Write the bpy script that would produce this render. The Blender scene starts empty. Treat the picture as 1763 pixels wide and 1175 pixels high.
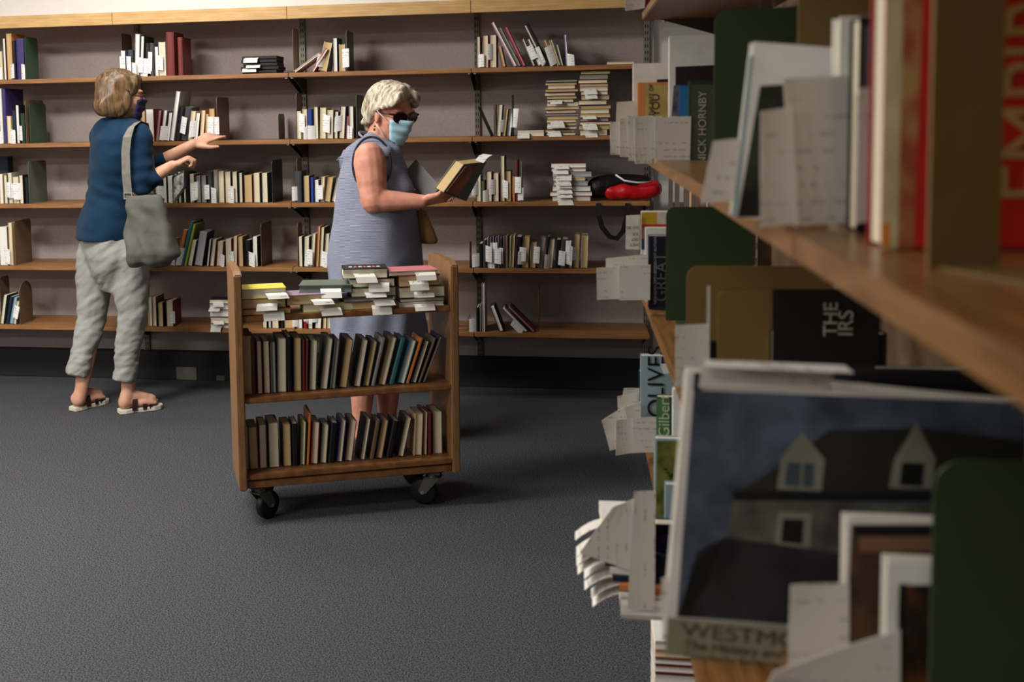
import bpy, math, random
from mathutils import Vector, Matrix, noise
random.seed(7)
SC=bpy.context.scene; COL=SC.collection
# ---------------------------------------------------------------- camera
F=1900.; PX,PY=660.,365.; CAMZ=1.39
ey=Vector((325,-166,1900)).normalized()
ex=Vector((11090,-34,-1900)); ex-=ey*ex.dot(ey); ex.normalize()
ez=ex.cross(ey)
if ez.y>0: ez=-ez
R3=Matrix((ex,ey,ez))            # rows: world axes seen from the camera (right, down, forward)
cd=bpy.data.cameras.new('camera'); cam=bpy.data.objects.new('camera',cd); COL.objects.link(cam)
rt=R3.col[0]; dn=R3.col[1]; fw=R3.col[2]
cm=Matrix.Identity(4)
for i in range(3): cm[i][0]=rt[i]; cm[i][1]=-dn[i]; cm[i][2]=-fw[i]
cm[2][3]=CAMZ
cam.matrix_world=cm
cd.sensor_width=36; cd.lens=F/1763*36; cd.shift_x=(881.5-PX)/1763; cd.shift_y=-(587.5-PY)/1763
cd.clip_start=.02
cd.dof.use_dof=True; cd.dof.focus_distance=5.0; cd.dof.aperture_fstop=6.3
SC.camera=cam
SC.view_settings.view_transform='Standard'; SC.view_settings.look='None'; SC.view_settings.gamma=1
SC.view_settings.use_curve_mapping=False
SC.view_settings.exposure=0.55
# ---------------------------------------------------------------- light
w=bpy.data.worlds.new('world'); SC.world=w; w.use_nodes=True
w.node_tree.nodes['Background'].inputs[0].default_value=(1,.97,.93,1); w.node_tree.nodes['Background'].inputs[1].default_value=.03
def area(name,x,y,z,sx,sy,e,col=(1,.95,.88)):
    d=bpy.data.lights.new(name,'AREA'); d.shape='RECTANGLE'; d.size=sx; d.size_y=sy; d.energy=e; d.color=col
    o=bpy.data.objects.new(name,d); COL.objects.link(o); o.location=(x,y,z); return o
LIGHTS=[(-2.3,3.0,74),(-4.9,2.7,50),(-1.9,4.55,14),(-3.3,0.6,64),(-.9,-1.2,10),(-4.6,-1.9,80)]  # last entry: unseen fill added behind camera left to soften shelf shadows
for lx,ly,le in LIGHTS: area('ceiling_lamp',lx,ly,2.77,1.15,.55,le)

# ---------------------------------------------------------------- picture helpers
def ray(u,v):
    return R3@Vector(((u-PX)/F,(v-PY)/F,1.))
CAM=Vector((0,0,CAMZ))
def J(u,v,Y):
    r=ray(u,v); return CAM+r*(Y/r.y)
def JZ(u,v,z):
    r=ray(u,v); return CAM+r*((z-CAMZ)/r.z)
def JP(u,v,p0,n):
    r=ray(u,v); return CAM+r*((Vector(p0)-CAM).dot(n)/r.dot(n))
def lin(c):
    return tuple(((x/255)/12.92 if x/255<=.04045 else ((x/255+.055)/1.055)**2.4) for x in c)+(1,)
# ---------------------------------------------------------------- materials
MATS={}
def mat(name,col,rough=.6,spec=.3,metal=0,mott=.12,mscale=30,bump=0,bscale=200,col2=None,stretch=(1,1,1),thr=None,emit=0,trans=0,sheen=0,bdist=.002):
    if name in MATS: return MATS[name]
    m=bpy.data.materials.new(name); m.use_nodes=True; nt=m.node_tree; N=nt.nodes; L=nt.links; b=N['Principled BSDF']
    b.inputs['Roughness'].default_value=rough; b.inputs['Specular IOR Level'].default_value=spec; b.inputs['Metallic'].default_value=metal
    b.inputs['Transmission Weight'].default_value=trans; b.inputs['Sheen Weight'].default_value=sheen
    tc=N.new('ShaderNodeTexCoord'); mp=N.new('ShaderNodeMapping'); mp.inputs['Scale'].default_value=stretch; L.new(tc.outputs['Object'],mp.inputs[0])
    nz=N.new('ShaderNodeTexNoise'); nz.inputs['Scale'].default_value=mscale; nz.inputs['Detail'].default_value=4; L.new(mp.outputs[0],nz.inputs[0])
    c=lin(col)
    if col2: c2=lin(col2)
    else: c2=tuple(x*(1-mott*2) for x in c[:3])+(1,)
    rp=N.new('ShaderNodeValToRGB'); lo,hi=thr or (.35,.65)
    rp.color_ramp.elements[0].position=lo; rp.color_ramp.elements[1].position=hi
    rp.color_ramp.elements[0].color=c2; rp.color_ramp.elements[1].color=c
    L.new(nz.outputs['Fac'],rp.inputs[0]); L.new(rp.outputs[0],b.inputs['Base Color'])
    if bump:
        n2=N.new('ShaderNodeTexNoise'); n2.inputs['Scale'].default_value=bscale; n2.inputs['Detail'].default_value=3; L.new(mp.outputs[0],n2.inputs[0])
        bp=N.new('ShaderNodeBump'); bp.inputs['Strength'].default_value=bump; bp.inputs['Distance'].default_value=bdist
        L.new(n2.outputs['Fac'],bp.inputs['Height']); L.new(bp.outputs[0],b.inputs['Normal'])
    if emit:
        b.inputs['Emission Color'].default_value=c; b.inputs['Emission Strength'].default_value=emit
    MATS[name]=m; return m
def wave_mat(name,c1,c2,scale,direction='X',rough=.8,distort=0,dscale=1,blend=(.3,.7),bump=0):
    if name in MATS: return MATS[name]
    m=bpy.data.materials.new(name); m.use_nodes=True; nt=m.node_tree; N=nt.nodes; L=nt.links; b=N['Principled BSDF']
    b.inputs['Roughness'].default_value=rough; b.inputs['Specular IOR Level'].default_value=.2
    tc=N.new('ShaderNodeTexCoord'); wv=N.new('ShaderNodeTexWave'); wv.bands_direction=direction; wv.inputs['Scale'].default_value=scale
    wv.inputs['Distortion'].default_value=distort; wv.inputs['Detail'].default_value=2; wv.inputs['Detail Scale'].default_value=dscale
    L.new(tc.outputs['Object'],wv.inputs[0]); rp=N.new('ShaderNodeValToRGB')
    rp.color_ramp.elements[0].position=blend[0]; rp.color_ramp.elements[1].position=blend[1]
    rp.color_ramp.elements[0].color=lin(c2); rp.color_ramp.elements[1].color=lin(c1)
    L.new(wv.outputs['Fac'],rp.inputs[0]); L.new(rp.outputs[0],b.inputs['Base Color'])
    if bump:
        bp=N.new('ShaderNodeBump'); bp.inputs['Strength'].default_value=bump; bp.inputs['Distance'].default_value=.004
        L.new(wv.outputs['Fac'],bp.inputs['Height']); L.new(bp.outputs[0],b.inputs['Normal'])
    MATS[name]=m; return m
def slip_mat(name,col,ink,axis='Z',sc=26,ns=260):
    m=bpy.data.materials.new(name); m.use_nodes=True; nt=m.node_tree; N=nt.nodes; L=nt.links; b=N['Principled BSDF']
    b.inputs['Roughness'].default_value=.75; b.inputs['Specular IOR Level'].default_value=.2
    tc=N.new('ShaderNodeTexCoord')
    wv=N.new('ShaderNodeTexWave'); wv.bands_direction=axis; wv.inputs['Scale'].default_value=sc; L.new(tc.outputs['Object'],wv.inputs[0])
    nz=N.new('ShaderNodeTexNoise'); nz.inputs['Scale'].default_value=ns; L.new(tc.outputs['Object'],nz.inputs[0])
    n2=N.new('ShaderNodeTexNoise'); n2.inputs['Scale'].default_value=30; L.new(tc.outputs['Object'],n2.inputs[0])
    a=N.new('ShaderNodeMath'); a.operation='GREATER_THAN'; a.inputs[1].default_value=.88; L.new(wv.outputs['Fac'],a.inputs[0])
    c=N.new('ShaderNodeMath'); c.operation='GREATER_THAN'; c.inputs[1].default_value=.5; L.new(nz.outputs['Fac'],c.inputs[0])
    e=N.new('ShaderNodeMath'); e.operation='GREATER_THAN'; e.inputs[1].default_value=.52; L.new(n2.outputs['Fac'],e.inputs[0])
    d=N.new('ShaderNodeMath'); d.operation='MULTIPLY'; L.new(a.outputs[0],d.inputs[0]); L.new(c.outputs[0],d.inputs[1])
    g=N.new('ShaderNodeMath'); g.operation='MULTIPLY'; L.new(d.outputs[0],g.inputs[0]); L.new(e.outputs[0],g.inputs[1])
    mx=N.new('ShaderNodeMix'); mx.data_type='RGBA'; L.new(g.outputs[0],mx.inputs[0]); mx.inputs[6].default_value=lin(col); mx.inputs[7].default_value=lin(ink)
    L.new(mx.outputs[2],b.inputs['Base Color']); MATS[name]=m; return m
SLIP=slip_mat('slip_paper',(226,226,226),(150,150,158))
SLIPX=slip_mat('slip_paper_sideways',(216,214,208),(110,110,120),'X')
SLIPF=slip_mat('slip_paper_faint',(214,210,202),(176,172,166),'Z',24,200)
def wood(name,c1,c2,axis=(1,14,14),rough=.42):
    return mat(name,c1,rough=rough,spec=.4,mscale=7,col2=c2,stretch=axis,bump=.05,bscale=60,thr=(.3,.7))
OAK=wood('oak_fascia',(205,168,112),(178,138,84))
SHELF=wood('oak_shelf',(158,112,68),(122,82,46))
CART=wood('cart_wood',(138,94,54),(100,64,34),(4,4,4))
CARTV=wood('cart_panel_wood',(142,106,70),(108,76,46),(22,22,2))
STACKW=wood('stack_shelf_wood',(138,98,56),(104,70,36),(14,1.5,14),.3)
PANEL=mat('panel_fabric',(172,161,158),rough=.95,spec=.05,mscale=140,mott=.07,bump=.3,bscale=500,bdist=.001)
WHITE=mat('painted_plaster',(232,230,228),rough=.9,spec=.1,mott=.01)
CARPET=mat('carpet_pile',(90,91,96),rough=1,spec=.02,mscale=230,col2=(35,36,40),bump=.3,bscale=320,bdist=.003,thr=(.4,.6))
BASE=mat('black_vinyl_base',(30,30,33),rough=.6,mott=.05)
STEEL=mat('slotted_steel',(118,114,104),rough=.45,metal=.6,mott=.1)
SILVER=mat('bright_steel',(190,190,188),rough=.28,metal=.9,mott=.03)
DKSTEEL=mat('dark_bracket_steel',(70,66,60),rough=.5,metal=.5)
BLACKP=mat('black_plastic',(22,22,24),rough=.45)
HOLE=mat('slot_dark',(20,20,20),rough=.9)
COLR={'cream':(226,216,190),'white':(236,234,228),'tan':(205,176,130),'grey':(150,148,144),'black':(24,24,28),'navy':(32,40,66),'blue':(38,62,140),
'maroon':(112,46,44),'red':(150,30,34),'green':(56,82,60),'darkgreen':(38,58,44),'greygreen':(98,108,98),'brown':(116,94,72),'orange':(206,130,70),'pink':(196,120,128),
'purple':(62,52,108),'teal':(52,110,116),'lime':(150,172,70),'paleblue':(150,176,186),'charcoal':(62,64,68),'gold':(178,152,92),'yellow':(212,200,84),'lilac':(150,130,150),'olive':(92,92,56),'silver':(170,170,174)}
def cmat(n,rough=.5): return mat(n+'_cover',COLR[n],rough=rough,mott=.08,mscale=18)
def pmat(n):
    c=COLR[n]; return wave_mat(n+'_page_edges',c,tuple(x*.86 for x in c),160,'X',distort=1.2,dscale=2)
# ---------------------------------------------------------------- mesh helpers
class MB:
    def __init__(s): s.v=[]; s.f=[]
    def box(s,x0,y0,z0,x1,y1,z1):
        n=len(s.v); s.v+=[(x,y,z) for x in(x0,x1) for y in(y0,y1) for z in(z0,z1)]
        s.f+=[tuple(n+i for i in q) for q in((0,1,3,2),(4,6,7,5),(0,4,5,1),(2,3,7,6),(0,2,6,4),(1,5,7,3))]; return s
    def prism(s,pts,a,b,axis='z'):
        n=len(s.v); k=len(pts)
        for h in(a,b):
            for p in pts:
                s.v.append({'z':(p[0],p[1],h),'x':(h,p[0],p[1]),'y':(p[0],h,p[1])}[axis])
        s.f.append(tuple(range(n,n+k))[::-1]); s.f.append(tuple(range(n+k,n+2*k)))
        for i in range(k): j=(i+1)%k; s.f.append((n+i,n+j,n+k+j,n+k+i))
        return s
    def rings(s,rs,cap=True,closed=True):
        n=len(s.v); k=len(rs[0])
        for r in rs: s.v+=[tuple(p) for p in r]
        for a in range(len(rs)-1):
            for i in range(k if closed else k-1):
                j=(i+1)%k; s.f.append((n+a*k+i,n+a*k+j,n+(a+1)*k+j,n+(a+1)*k+i))
        if cap: s.f.append(tuple(range(n,n+k))[::-1]); s.f.append(tuple(range(n+(len(rs)-1)*k,n+len(rs)*k)))
        return s
    def tube(s,pts,rad,k=8):
        pts=[Vector(p) for p in pts]; rs=[]; up=None
        for i,p in enumerate(pts):
            d=(pts[min(i+1,len(pts)-1)]-pts[max(i-1,0)]).normalized()
            if up is None: up=d.orthogonal().normalized()
            a=(up-d*up.dot(d)).normalized(); up=a; b=d.cross(a)
            r=rad[i] if isinstance(rad,(list,tuple)) else rad
            rs.append([p+(a*math.cos(t)+b*math.sin(t))*r for t in [2*math.pi*q/k for q in range(k)]])
        return s.rings(rs)
    def cone(s,p,q,r0,r1,k=14):      # tapered capsule
        p=Vector(p);q=Vector(q); d=(q-p); L=d.length
        if L<1e-6: return s.ell(p,(r0,r0,r0))
        d/=L; a=d.orthogonal().normalized(); b=d.cross(a); rs=[]
        def ring(c,r): return [c+(a*math.cos(t)+b*math.sin(t))*r for t in [2*math.pi*i/k for i in range(k)]]
        for t in(-80,-55,-28): rs.append(ring(p+d*r0*math.sin(math.radians(t)),r0*math.cos(math.radians(t))))
        rs.append(ring(p,r0)); rs.append(ring(q,r1))
        for t in(28,55,80): rs.append(ring(q+d*r1*math.sin(math.radians(t)),r1*math.cos(math.radians(t))))
        return s.rings(rs)
    def ell(s,c,r,M=None,k=18):
        c=Vector(c); M=M or Matrix.Identity(3); rs=[]
        for i in range(1,12):
            th=math.pi*i/12-math.pi/2
            rs.append([c+M@Vector((r[0]*math.cos(th)*math.cos(t),r[1]*math.cos(th)*math.sin(t),r[2]*math.sin(th))) for t in [2*math.pi*q/k for q in range(k)]])
        return s.rings(rs)
    def loft(s,rows,Mx,My,k=28,mod=None):   # rows: (centre, half width, half depth)
        rs=[]
        for a,(c,wd,dp) in enumerate(rows):
            ring=[]
            for q in range(k):
                t=2*math.pi*q/k; m=1+(mod(a,t) if mod else 0)
                ct,st=math.cos(t),math.sin(t); sg=lambda x:math.copysign(abs(x)**.85,x)
                ring.append(Vector(c)+Mx*wd*sg(ct)*m+My*dp*sg(st)*m)
            rs.append(ring)
        return s.rings(rs)
    def sheet(s,P,th=.0004):                 # P: grid rows of Vectors -> thin closed sheet
        n=len(P); m=len(P[0]); nn=(P[1][0]-P[0][0]).cross(P[0][1]-P[0][0]).normalized()*th; b=len(s.v)
        for q in(0,1):
            for r in P: s.v+=[tuple(p+nn*q) for p in r]
        o=n*m; I=lambda i,j,q=0:b+q*o+i*m+j
        for i in range(n-1):
            for j in range(m-1):
                s.f.append((I(i,j),I(i+1,j),I(i+1,j+1),I(i,j+1))); s.f.append((I(i,j,1),I(i,j+1,1),I(i+1,j+1,1),I(i+1,j,1)))
        for i in range(n-1):
            s.f.append((I(i,0),I(i,0,1),I(i+1,0,1),I(i+1,0))); s.f.append((I(i,m-1),I(i+1,m-1),I(i+1,m-1,1),I(i,m-1,1)))
        for j in range(m-1):
            s.f.append((I(0,j),I(0,j+1),I(0,j+1,1),I(0,j,1))); s.f.append((I(n-1,j),I(n-1,j,1),I(n-1,j+1,1),I(n-1,j+1)))
        return s
    def xf(s,M): s.v=[tuple(M@Vector(p)) for p in s.v]; return s
    def build(s,name,m,parent=None,smooth=False,bevel=0,world=False):
        if world and parent is not None: s.xf(RM[parent.name].inverted())
        me=bpy.data.meshes.new(name); me.from_pydata([tuple(p) for p in s.v],[],s.f); me.validate(); 
        import bmesh
        bm=bmesh.new(); bm.from_mesh(me); bmesh.ops.recalc_face_normals(bm,faces=bm.faces)
        if bevel: bmesh.ops.bevel(bm,geom=[e for e in bm.edges if e.is_manifold and e.calc_face_angle(0)>.6],offset=bevel,segments=2,affect='EDGES',clamp_overlap=True)
        bm.to_mesh(me); bm.free()
        if smooth: me.polygons.foreach_set('use_smooth',[True]*len(me.polygons))
        me.materials.append(m); o=bpy.data.objects.new(name,me); COL.objects.link(o)
        if parent is not None: o.parent=parent
        return o
RM={}; LABELS={}
def chk(label,group=None):
    n=len(label.split())
    if n<4 or n>16: print('LABEL LENGTH',n,label)
    if label in LABELS and not group: print('DUP LABEL',label)
    LABELS[label]=1
def tag(o,label,cat,group=None):
    chk(label); o['label']=label; o['category']=cat
    if group: o['group']=group
    return o
def thing(name,label,cat,loc=(0,0,0),rot=(0,0,0),group=None,M=None):
    o=bpy.data.objects.new(name,None); COL.objects.link(o); o.empty_display_size=.05
    if M is None:
        o.location=loc; o.rotation_euler=rot
        M=Matrix.Translation(Vector(loc))@__import__('mathutils').Euler(rot).to_matrix().to_4x4()
    else: o.matrix_world=M
    RM[o.name]=M
    return tag(o,label,cat,group)
def struct(name,mb,m,**k):
    o=mb.build(name,m,**k)
    o['kind']='structure'; return o
def text(body,size,M,m,parent,name='lettering',sx=1,align='LEFT',bold=0):
    c=bpy.data.curves.new('t','FONT'); c.body=body; c.size=size; c.align_x=align; c.extrude=.0003; c.offset=bold
    t=bpy.data.objects.new('t',c); COL.objects.link(t); bpy.context.view_layer.update()
    me=bpy.data.meshes.new_from_object(t); bpy.data.objects.remove(t)
    me.transform(RM[parent.name].inverted()@M@Matrix.Diagonal((sx,1,1,1))); me.materials.clear(); me.materials.append(m); me.name=name
    o=bpy.data.objects.new(name,me); COL.objects.link(o); o.parent=parent; return o
def facing(loc,deg=0):     # text plane that faces -Y, turned deg in that plane
    return Matrix.Translation(loc)@Matrix.Rotation(math.radians(90),4,'X')@Matrix.Rotation(math.radians(deg),4,'Z')
# ---------------------------------------------------------------- book kit
ORD=['first','second','third','fourth','fifth','sixth','seventh','eighth','ninth','tenth','eleventh','twelfth','13th','14th','15th','16th','17th','18th','19th','20th','21st','22nd','23rd','24th','25th','26th','27th','28th']
def book_parts(root,T,D,H,cover,page='cream',spine_front=False,slip=None,soft=False):
    t=min(.0025,T*.16); o=.0 if soft else .0018; b=min(.0035,T*.2)
    cov=[(0,0),(t,0),(t,D-t),(T-t,D-t),(T-t,0),(T,0),(T,D-b),(T*.75,D),(T*.25,D),(0,D-b)]
    pg=[(t,o+.0005),(T*.3,o+.002),(T*.5,o+.0028),(T*.7,o+.002),(T-t,o+.0005),(T-t,D-t),(t,D-t)]
    if spine_front: cov=[(x,D-y) for x,y in cov]; pg=[(x,D-y) for x,y in pg]
    MB().prism(cov,0,H).build('cover',cmat(cover,.4 if soft else .5),root)
    MB().prism(pg,o,H-o).build('page_block',pmat(page),root)
    if slip:
        for (zo,wd,ht,dr,tw) in slip:
            n=6; rows=[]
            for i in range(n+1):
                a=i/n
                x=T*.5+dr*(max(0,a-.2)**1.0)*wd; y=.012-.045*a+.022*a*a; 
                rows.append([Vector((x,y,zo+q*ht-tw*a)) for q in(0,.5,1)])
            MB().sheet(rows).build('paper_slip',SLIP,root,smooth=False)
def slips(n,H):
    if not n: return None
    return [(random.uniform(-.006,.045)+i*.012,random.uniform(.034,.05),random.uniform(.06,.095),random.choice((1,1,-1)),random.uniform(-.004,.014)) for i in range(n)]
PREV=[None]
def stand(u0,u1,vt,lean,shelfz,Y,cover,page,sf,slip,label,group,D=None,soft=False,dy=0):
    vb=JYv(u0,shelfz,Y)
    A=J(u0,vb,Y); B=J(u1,vb,Y); T=max(.005,B.x-A.x); th=math.radians(lean)
    zt=J((u0+u1)/2,vt,Y).z-shelfz
    if PREV[0]:
        px,pt,ph=PREV[0]; zz_=min(ph,zt*.98)
        need=math.atan((px+zz_*math.tan(pt)+.0008-A.x)/zz_)
        if px+.0004>A.x: A.x=px+.0006; T=max(.004,B.x-A.x)
        if th<need: th=need
    if B.x-A.x<.004: B.x=A.x+.005
    PREV[0]=(A.x+T if th<=0 else B.x,th,zt)
    T*=math.cos(th); H=max(.08,(zt-abs(math.sin(th))*T)/math.cos(th)); D=D or min(.21,max(.12,H*.68))
    D=min(D,5.63-Y) if Y>5 else D
    piv=T if th>0 else 0
    M=Matrix.Translation((A.x+(B.x-A.x if th>0 else 0),Y+dy,shelfz+.0005))@Matrix.Rotation(th,4,'Y')@Matrix.Translation((-piv,0,0))
    r=thing('book',label,'book',group=group,M=M)
    book_parts(r,T,D,H,cover,page,sf,slips(slip,H),soft); return r
def JYv(u,z,Y):      # image row of a point at depth Y, height z on column u
    X=J(u,300,Y).x
    for _ in range(2):
        p=Vector((X,Y,z-CAMZ)); q=R3.transposed()@p if False else (ex*p.x+ey*p.y+ez*p.z)
        v=PY+F*q.y/q.z; X=J(u,v,Y).x
    return v
NM={'p':'%s-edged book','s':'%s spine-out book'}
def row(rows,shelfz,Y,place,group):
    PREV[0]=None
    for i,s in enumerate(rows.strip().split('\n')):
        a=s.split(); u0,u1,vt,ln=map(float,a[:4]); k,c1,c2=a[4:7]; sl=int(a[7]) if len(a)>7 else 0
        if k=='p': d='%s-edged book in %s cover'%(c1,c2); page,cov=c1,c2
        else: d='%s spine-out book'%c1; page,cov=c2,c1
        if sl: d+=' with slip'
        lab='%s, %s from left, %s'%(d,ORD[i],place)
        stand(u0,u1,vt,ln,shelfz,Y,cov,page,k=='s',sl,lab,group,dy=random.uniform(0,.012)*(0 if abs(ln)>15 else 1))
    PREV[0]=None
def bookend(u,vt,shelfz,Y,col,label,D=.2,arch=False,rough=.4,th=.002):
    X=J(u,(vt+JYv(u,shelfz,Y))/2,Y).x+.0015; H=J(u,vt,Y).z-shelfz; D=min(D,5.63-Y)
    r=thing('bookend',label,'bookend',(X,Y,shelfz),group='metal bookends on the wall shelves')
    m=mat(col+'_bookend',COLR[col],rough=rough,mott=.05)
    rr=D/2-.001 if arch else .02
    prof=[(0,0),(D,0),(D,H-rr)]+[(D-rr+rr*math.cos(t),H-rr+rr*math.sin(t)) for t in [math.pi/2*i/5 for i in range(1,6)]]+[(rr-rr*math.sin(t),H-rr+rr*math.cos(t)) for t in [math.pi/2*i/5 for i in range(0,6)]]
    MB().prism(prof,-th/2,th/2,'x').build('plate',m,r)
    MB().box(.0,D*.2,.0002,.016,D*.8,.0016).build('foot',m,r)
    return r
# ---------------------------------------------------------------- room
struct('floor',MB().box(-7,-3,-.05,2.6,5.7,0),CARPET)
struct('wall_back',MB().box(-7,5.69,0,2.6,5.8,2.8),WHITE)
struct('wall_left',MB().box(-7.1,-3,0,-7,5.8,2.8),WHITE)
struct('wall_right',MB().box(2.6,-3,0,2.7,5.8,2.8),WHITE)
struct('wall_front',MB().box(-7.1,-3.1,0,2.7,-3,2.8),mat('wall_tan_paint',(150,140,128),rough=.9))
struct('ceiling',MB().box(-7.1,-3.1,2.8,2.7,5.8,2.88),WHITE)
UP=[-4.11,-3.2,-2.29,-1.381,-.475,.363]
LV=[1.625,1.295,.98,.655,.34]
struct('trim_1',MB().box(-4.11,5.652,.15,.40,5.69,1.95),PANEL)
struct('baseboard_back',MB().box(-7,5.60,0,2.6,5.69,.155),BASE,bevel=.004)
for lx,ly,le in LIGHTS:
    r=thing('ceiling_light','flat ceiling light panel '+{-2.3:'over the carpet before the wall shelves',-4.9:'nearest the left wall',-1.9:'closest to the wall shelves',-3.3:'left of the camera',-.9:'behind the camera',-4.6:'added as unseen fill far behind camera'}[lx],'light',(lx,ly,2.8),group='ceiling light panels')
    MB().box(-.62,-.32,-.02,.62,-.29,0).box(-.62,.29,-.02,.62,.32,0).box(-.62,-.29,-.02,-.59,.29,0).box(.59,-.29,-.02,.62,.29,0).build('frame',WHITE,r)
    MB().box(-.59,-.29,-.012,.59,.29,-.006).build('diffuser',mat('lit_diffuser',(255,245,230),emit=2.0),r)
BAYN=['leftmost bay','second bay from left','third bay from left','fourth bay from left','rightmost bay']
LVN=['top','second','third','fourth','lowest']
for b in range(5):
    x0,x1=UP[b]+.001,UP[b+1]-.001
    r=thing('fascia_board','pale oak fascia board along the shelving top, '+BAYN[b],'board',(x0,5.33,1.888),group='oak fascia boards above the wall shelves')
    MB().box(0,0,0,x1-x0,.022,.062).build('board',OAK,r,bevel=.0015)
    MB().box(0,.022,.046,x1-x0,.318,.062).build('canopy_top',OAK,r)
    for l,z in enumerate(LV):
        r=thing('wooden_shelf','brown wooden wall shelf, %s level, %s'%(LVN[l],BAYN[b]),'shelf',(x0,5.33,z),group='wooden wall shelves')
        MB().box(0,0,-.022,x1-x0,.31,0).build('board',SHELF,r,bevel=.002)
        for xx in (.012,x1-x0-.014):
            MB().prism([(.03,-.022),(.318,-.022),(.318,-.1),(.29,-.1)],xx,xx+.003,'x').build('bracket',DKSTEEL,r)
            MB().box(xx-.004,.012,-.028,xx+.007,.05,-.0225).build('bracket_clip',SILVER,r)
for i,x in enumerate(UP):
    last=i==5
    r=thing('slotted_upright','slotted steel wall upright, '+['far left beyond the frame','at the left edge of frame','above the bobbed woman','left of the masked woman','right of the masked woman','at the right end, bright'][i],'upright',(x,5.65,.12),group='slotted steel wall uprights')
    MB().box(-.013,-.014,0,.013,.0,1.82).build('channel',SILVER if last else STEEL,r)
    sl=MB()
    for k in range(56):
        for s in(-1,1): sl.box(s*.0055-.0018,-.0146,.03+k*.032,s*.0055+.0018,-.0139,.046+k*.032)
    o=sl.build('slots',HOLE,r)
# ---------------------------------------------------------------- wall books
Y0=5.345
row('''0 5 88 0 p cream tan 1
6 11 66 0 p white black 0
12 21 57 0 p tan orange 1
22 27 70 0 s black cream
28 41 66 0 s purple white 1''',LV[0],Y0,'top shelf at photo left edge','books at the left end of the top shelf')
bookend(43,63,LV[0],Y0,'green','tall green bookend on the top shelf at photo left edge',.14)
row('''205 212 96 0 p white navy 1
213 219 87 0 s navy cream 1
220 229 86 0 s charcoal cream 1
231 239 58 3 p white grey 1
240 246 62 4 p white black 1
247 256 74 0 s black cream 1
258 265 74 0 s charcoal cream 1
266 273 80 0 p white black 1
274 285 72 0 p cream white
287 300 55 0 s maroon tan
306 314 64 0 s maroon cream''',LV[0],Y0,'top shelf above bobbed woman','books above the woman in blue')
bookend(209,57,LV[0],Y0+.12,'brown','brown bookend behind the navy books on the top shelf',.14)
row('''547 561 71 13 p tan cream 1
573 581 65 0 p white navy
584 594 76 0 p tan cream 1''',LV[0],Y0,'top shelf right of black cases','books on the top shelf above the masked woman')
stand(502,508,92,56,LV[0],Y0,'white','cream',False,0,'thin white book slumped flat against its row on the top shelf','books on the top shelf above the masked woman')
stand(534,540,83,24,LV[0],Y0,'pink','cream',False,0,'thin pinkish book leaning beside the slumped white one, top shelf','books on the top shelf above the masked woman')
bookend(596,52,LV[0],Y0,'greygreen','grey-green bookend at right end of the middle top-shelf row',.18)
bookend(504,48,LV[0],Y0+.02,'brown','brown bookend beside the upright, left of slumped white book',.12)
row('''820 827 63 0 p cream charcoal 1
831 841 61 0 p cream red
843 855 60 0 p cream maroon 1
864 871 79 -12 p tan brown
885 891 36 -27 p white pink
892 898 46 -27 p grey greygreen
900 906 45 -25 p pink red
917 922 66 -22 p cream charcoal 1
926 932 66 -22 p white black 1
936 941 42 -27 p white black
944 949 38 -27 s black cream 1
953 958 68 -22 p tan orange
960 965 68 -18 p gold cream 1
966 970 76 -14 p white green
974 979 59 -4 p white blue 1''',LV[0],Y0,'rightmost top-shelf row','leaning books on the right of the top shelf')
row('''0 6 152 0 p white grey 1
7 12 153 0 s purple cream
13 20 200 0 p cream tan 1
21 27 190 0 s navy cream
28 34 181 0 p white black 1
36 43 195 0 s darkgreen cream''',LV[1],Y0,'second shelf at photo left edge','books at the left end of the second shelf')
bookend(44,172,LV[1],Y0,'brown','tan-brown bookend on the second shelf at photo left edge',.2)
bookend(51,178,LV[1],Y0+.01,'green','green bookend just right of the tan-brown one, second shelf',.18)
row('''234 241 196 0 p cream grey
243 250 191 0 p tan grey
251 265 188 0 p white maroon
267 272 190 8 p grey red
275 281 190 9 p white lilac
284 291 194 9 p white black 1
292 299 157 10 p white silver
301 309 184 10 s black cream 1
310 321 183 10 s charcoal cream
323 331 191 9 p cream tan
332 340 194 5 p white black 1
342 349 190 3 p cream orange
352 358 196 0 p tan brown 1
361 370 187 0 p tan orange 1''',LV[1],Y0,'second shelf behind pointing hand','books behind the outstretched hand')
bookend(373,167,LV[1],Y0,'brown','brown bookend right of the outstretched hand on the second shelf',.2)
bookend(479,196,LV[1],5.50,'olive','short olive bookend standing alone on the second shelf',.12)
bookend(510,160,LV[1],Y0+.02,'brown','brown bookend by the upright on the second shelf',.12)
row('''510 519 191 0 p cream black 1
521 529 188 0 p cream tan
530 538 188 0 s blue cream 1
540 548 184 0 p cream charcoal 1
550 560 185 2 p cream tan 1
562 573 189 2 p cream grey
574 581 192 3 p cream black
583 593 183 4 p cream navy 1
594 599 200 0 p pink maroon 1
601 609 183 0 p white brown''',LV[1],Y0,'second shelf beside masked woman','books on the second shelf beside the masked woman')
bookend(613,163,LV[1],Y0,'greygreen','grey-green bookend directly left of the masked woman\'s head',.2)
row('''845 848 184 -24 s black cream
850 853 180 0 p grey brown
854 862 180 4 p cream olive
864 870 187 7 p tan brown 1
873 879 187 7 p white green 1''',LV[1],Y0,'second shelf left of flat piles','short row on the second shelf')
bookend(881,163,LV[1],Y0,'darkgreen','dark green bookend left of the single flat book, second shelf',.18)
row('''0 6 300 0 p white tan
7 13 302 0 p cream green 1
14 21 298 0 p cream grey
22 32 305 0 p cream tan 1
34 41 302 0 p cream black 1
42 48 306 0 s black cream''',LV[2],Y0,'third shelf at photo left edge','books at the left end of the third shelf')
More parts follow.
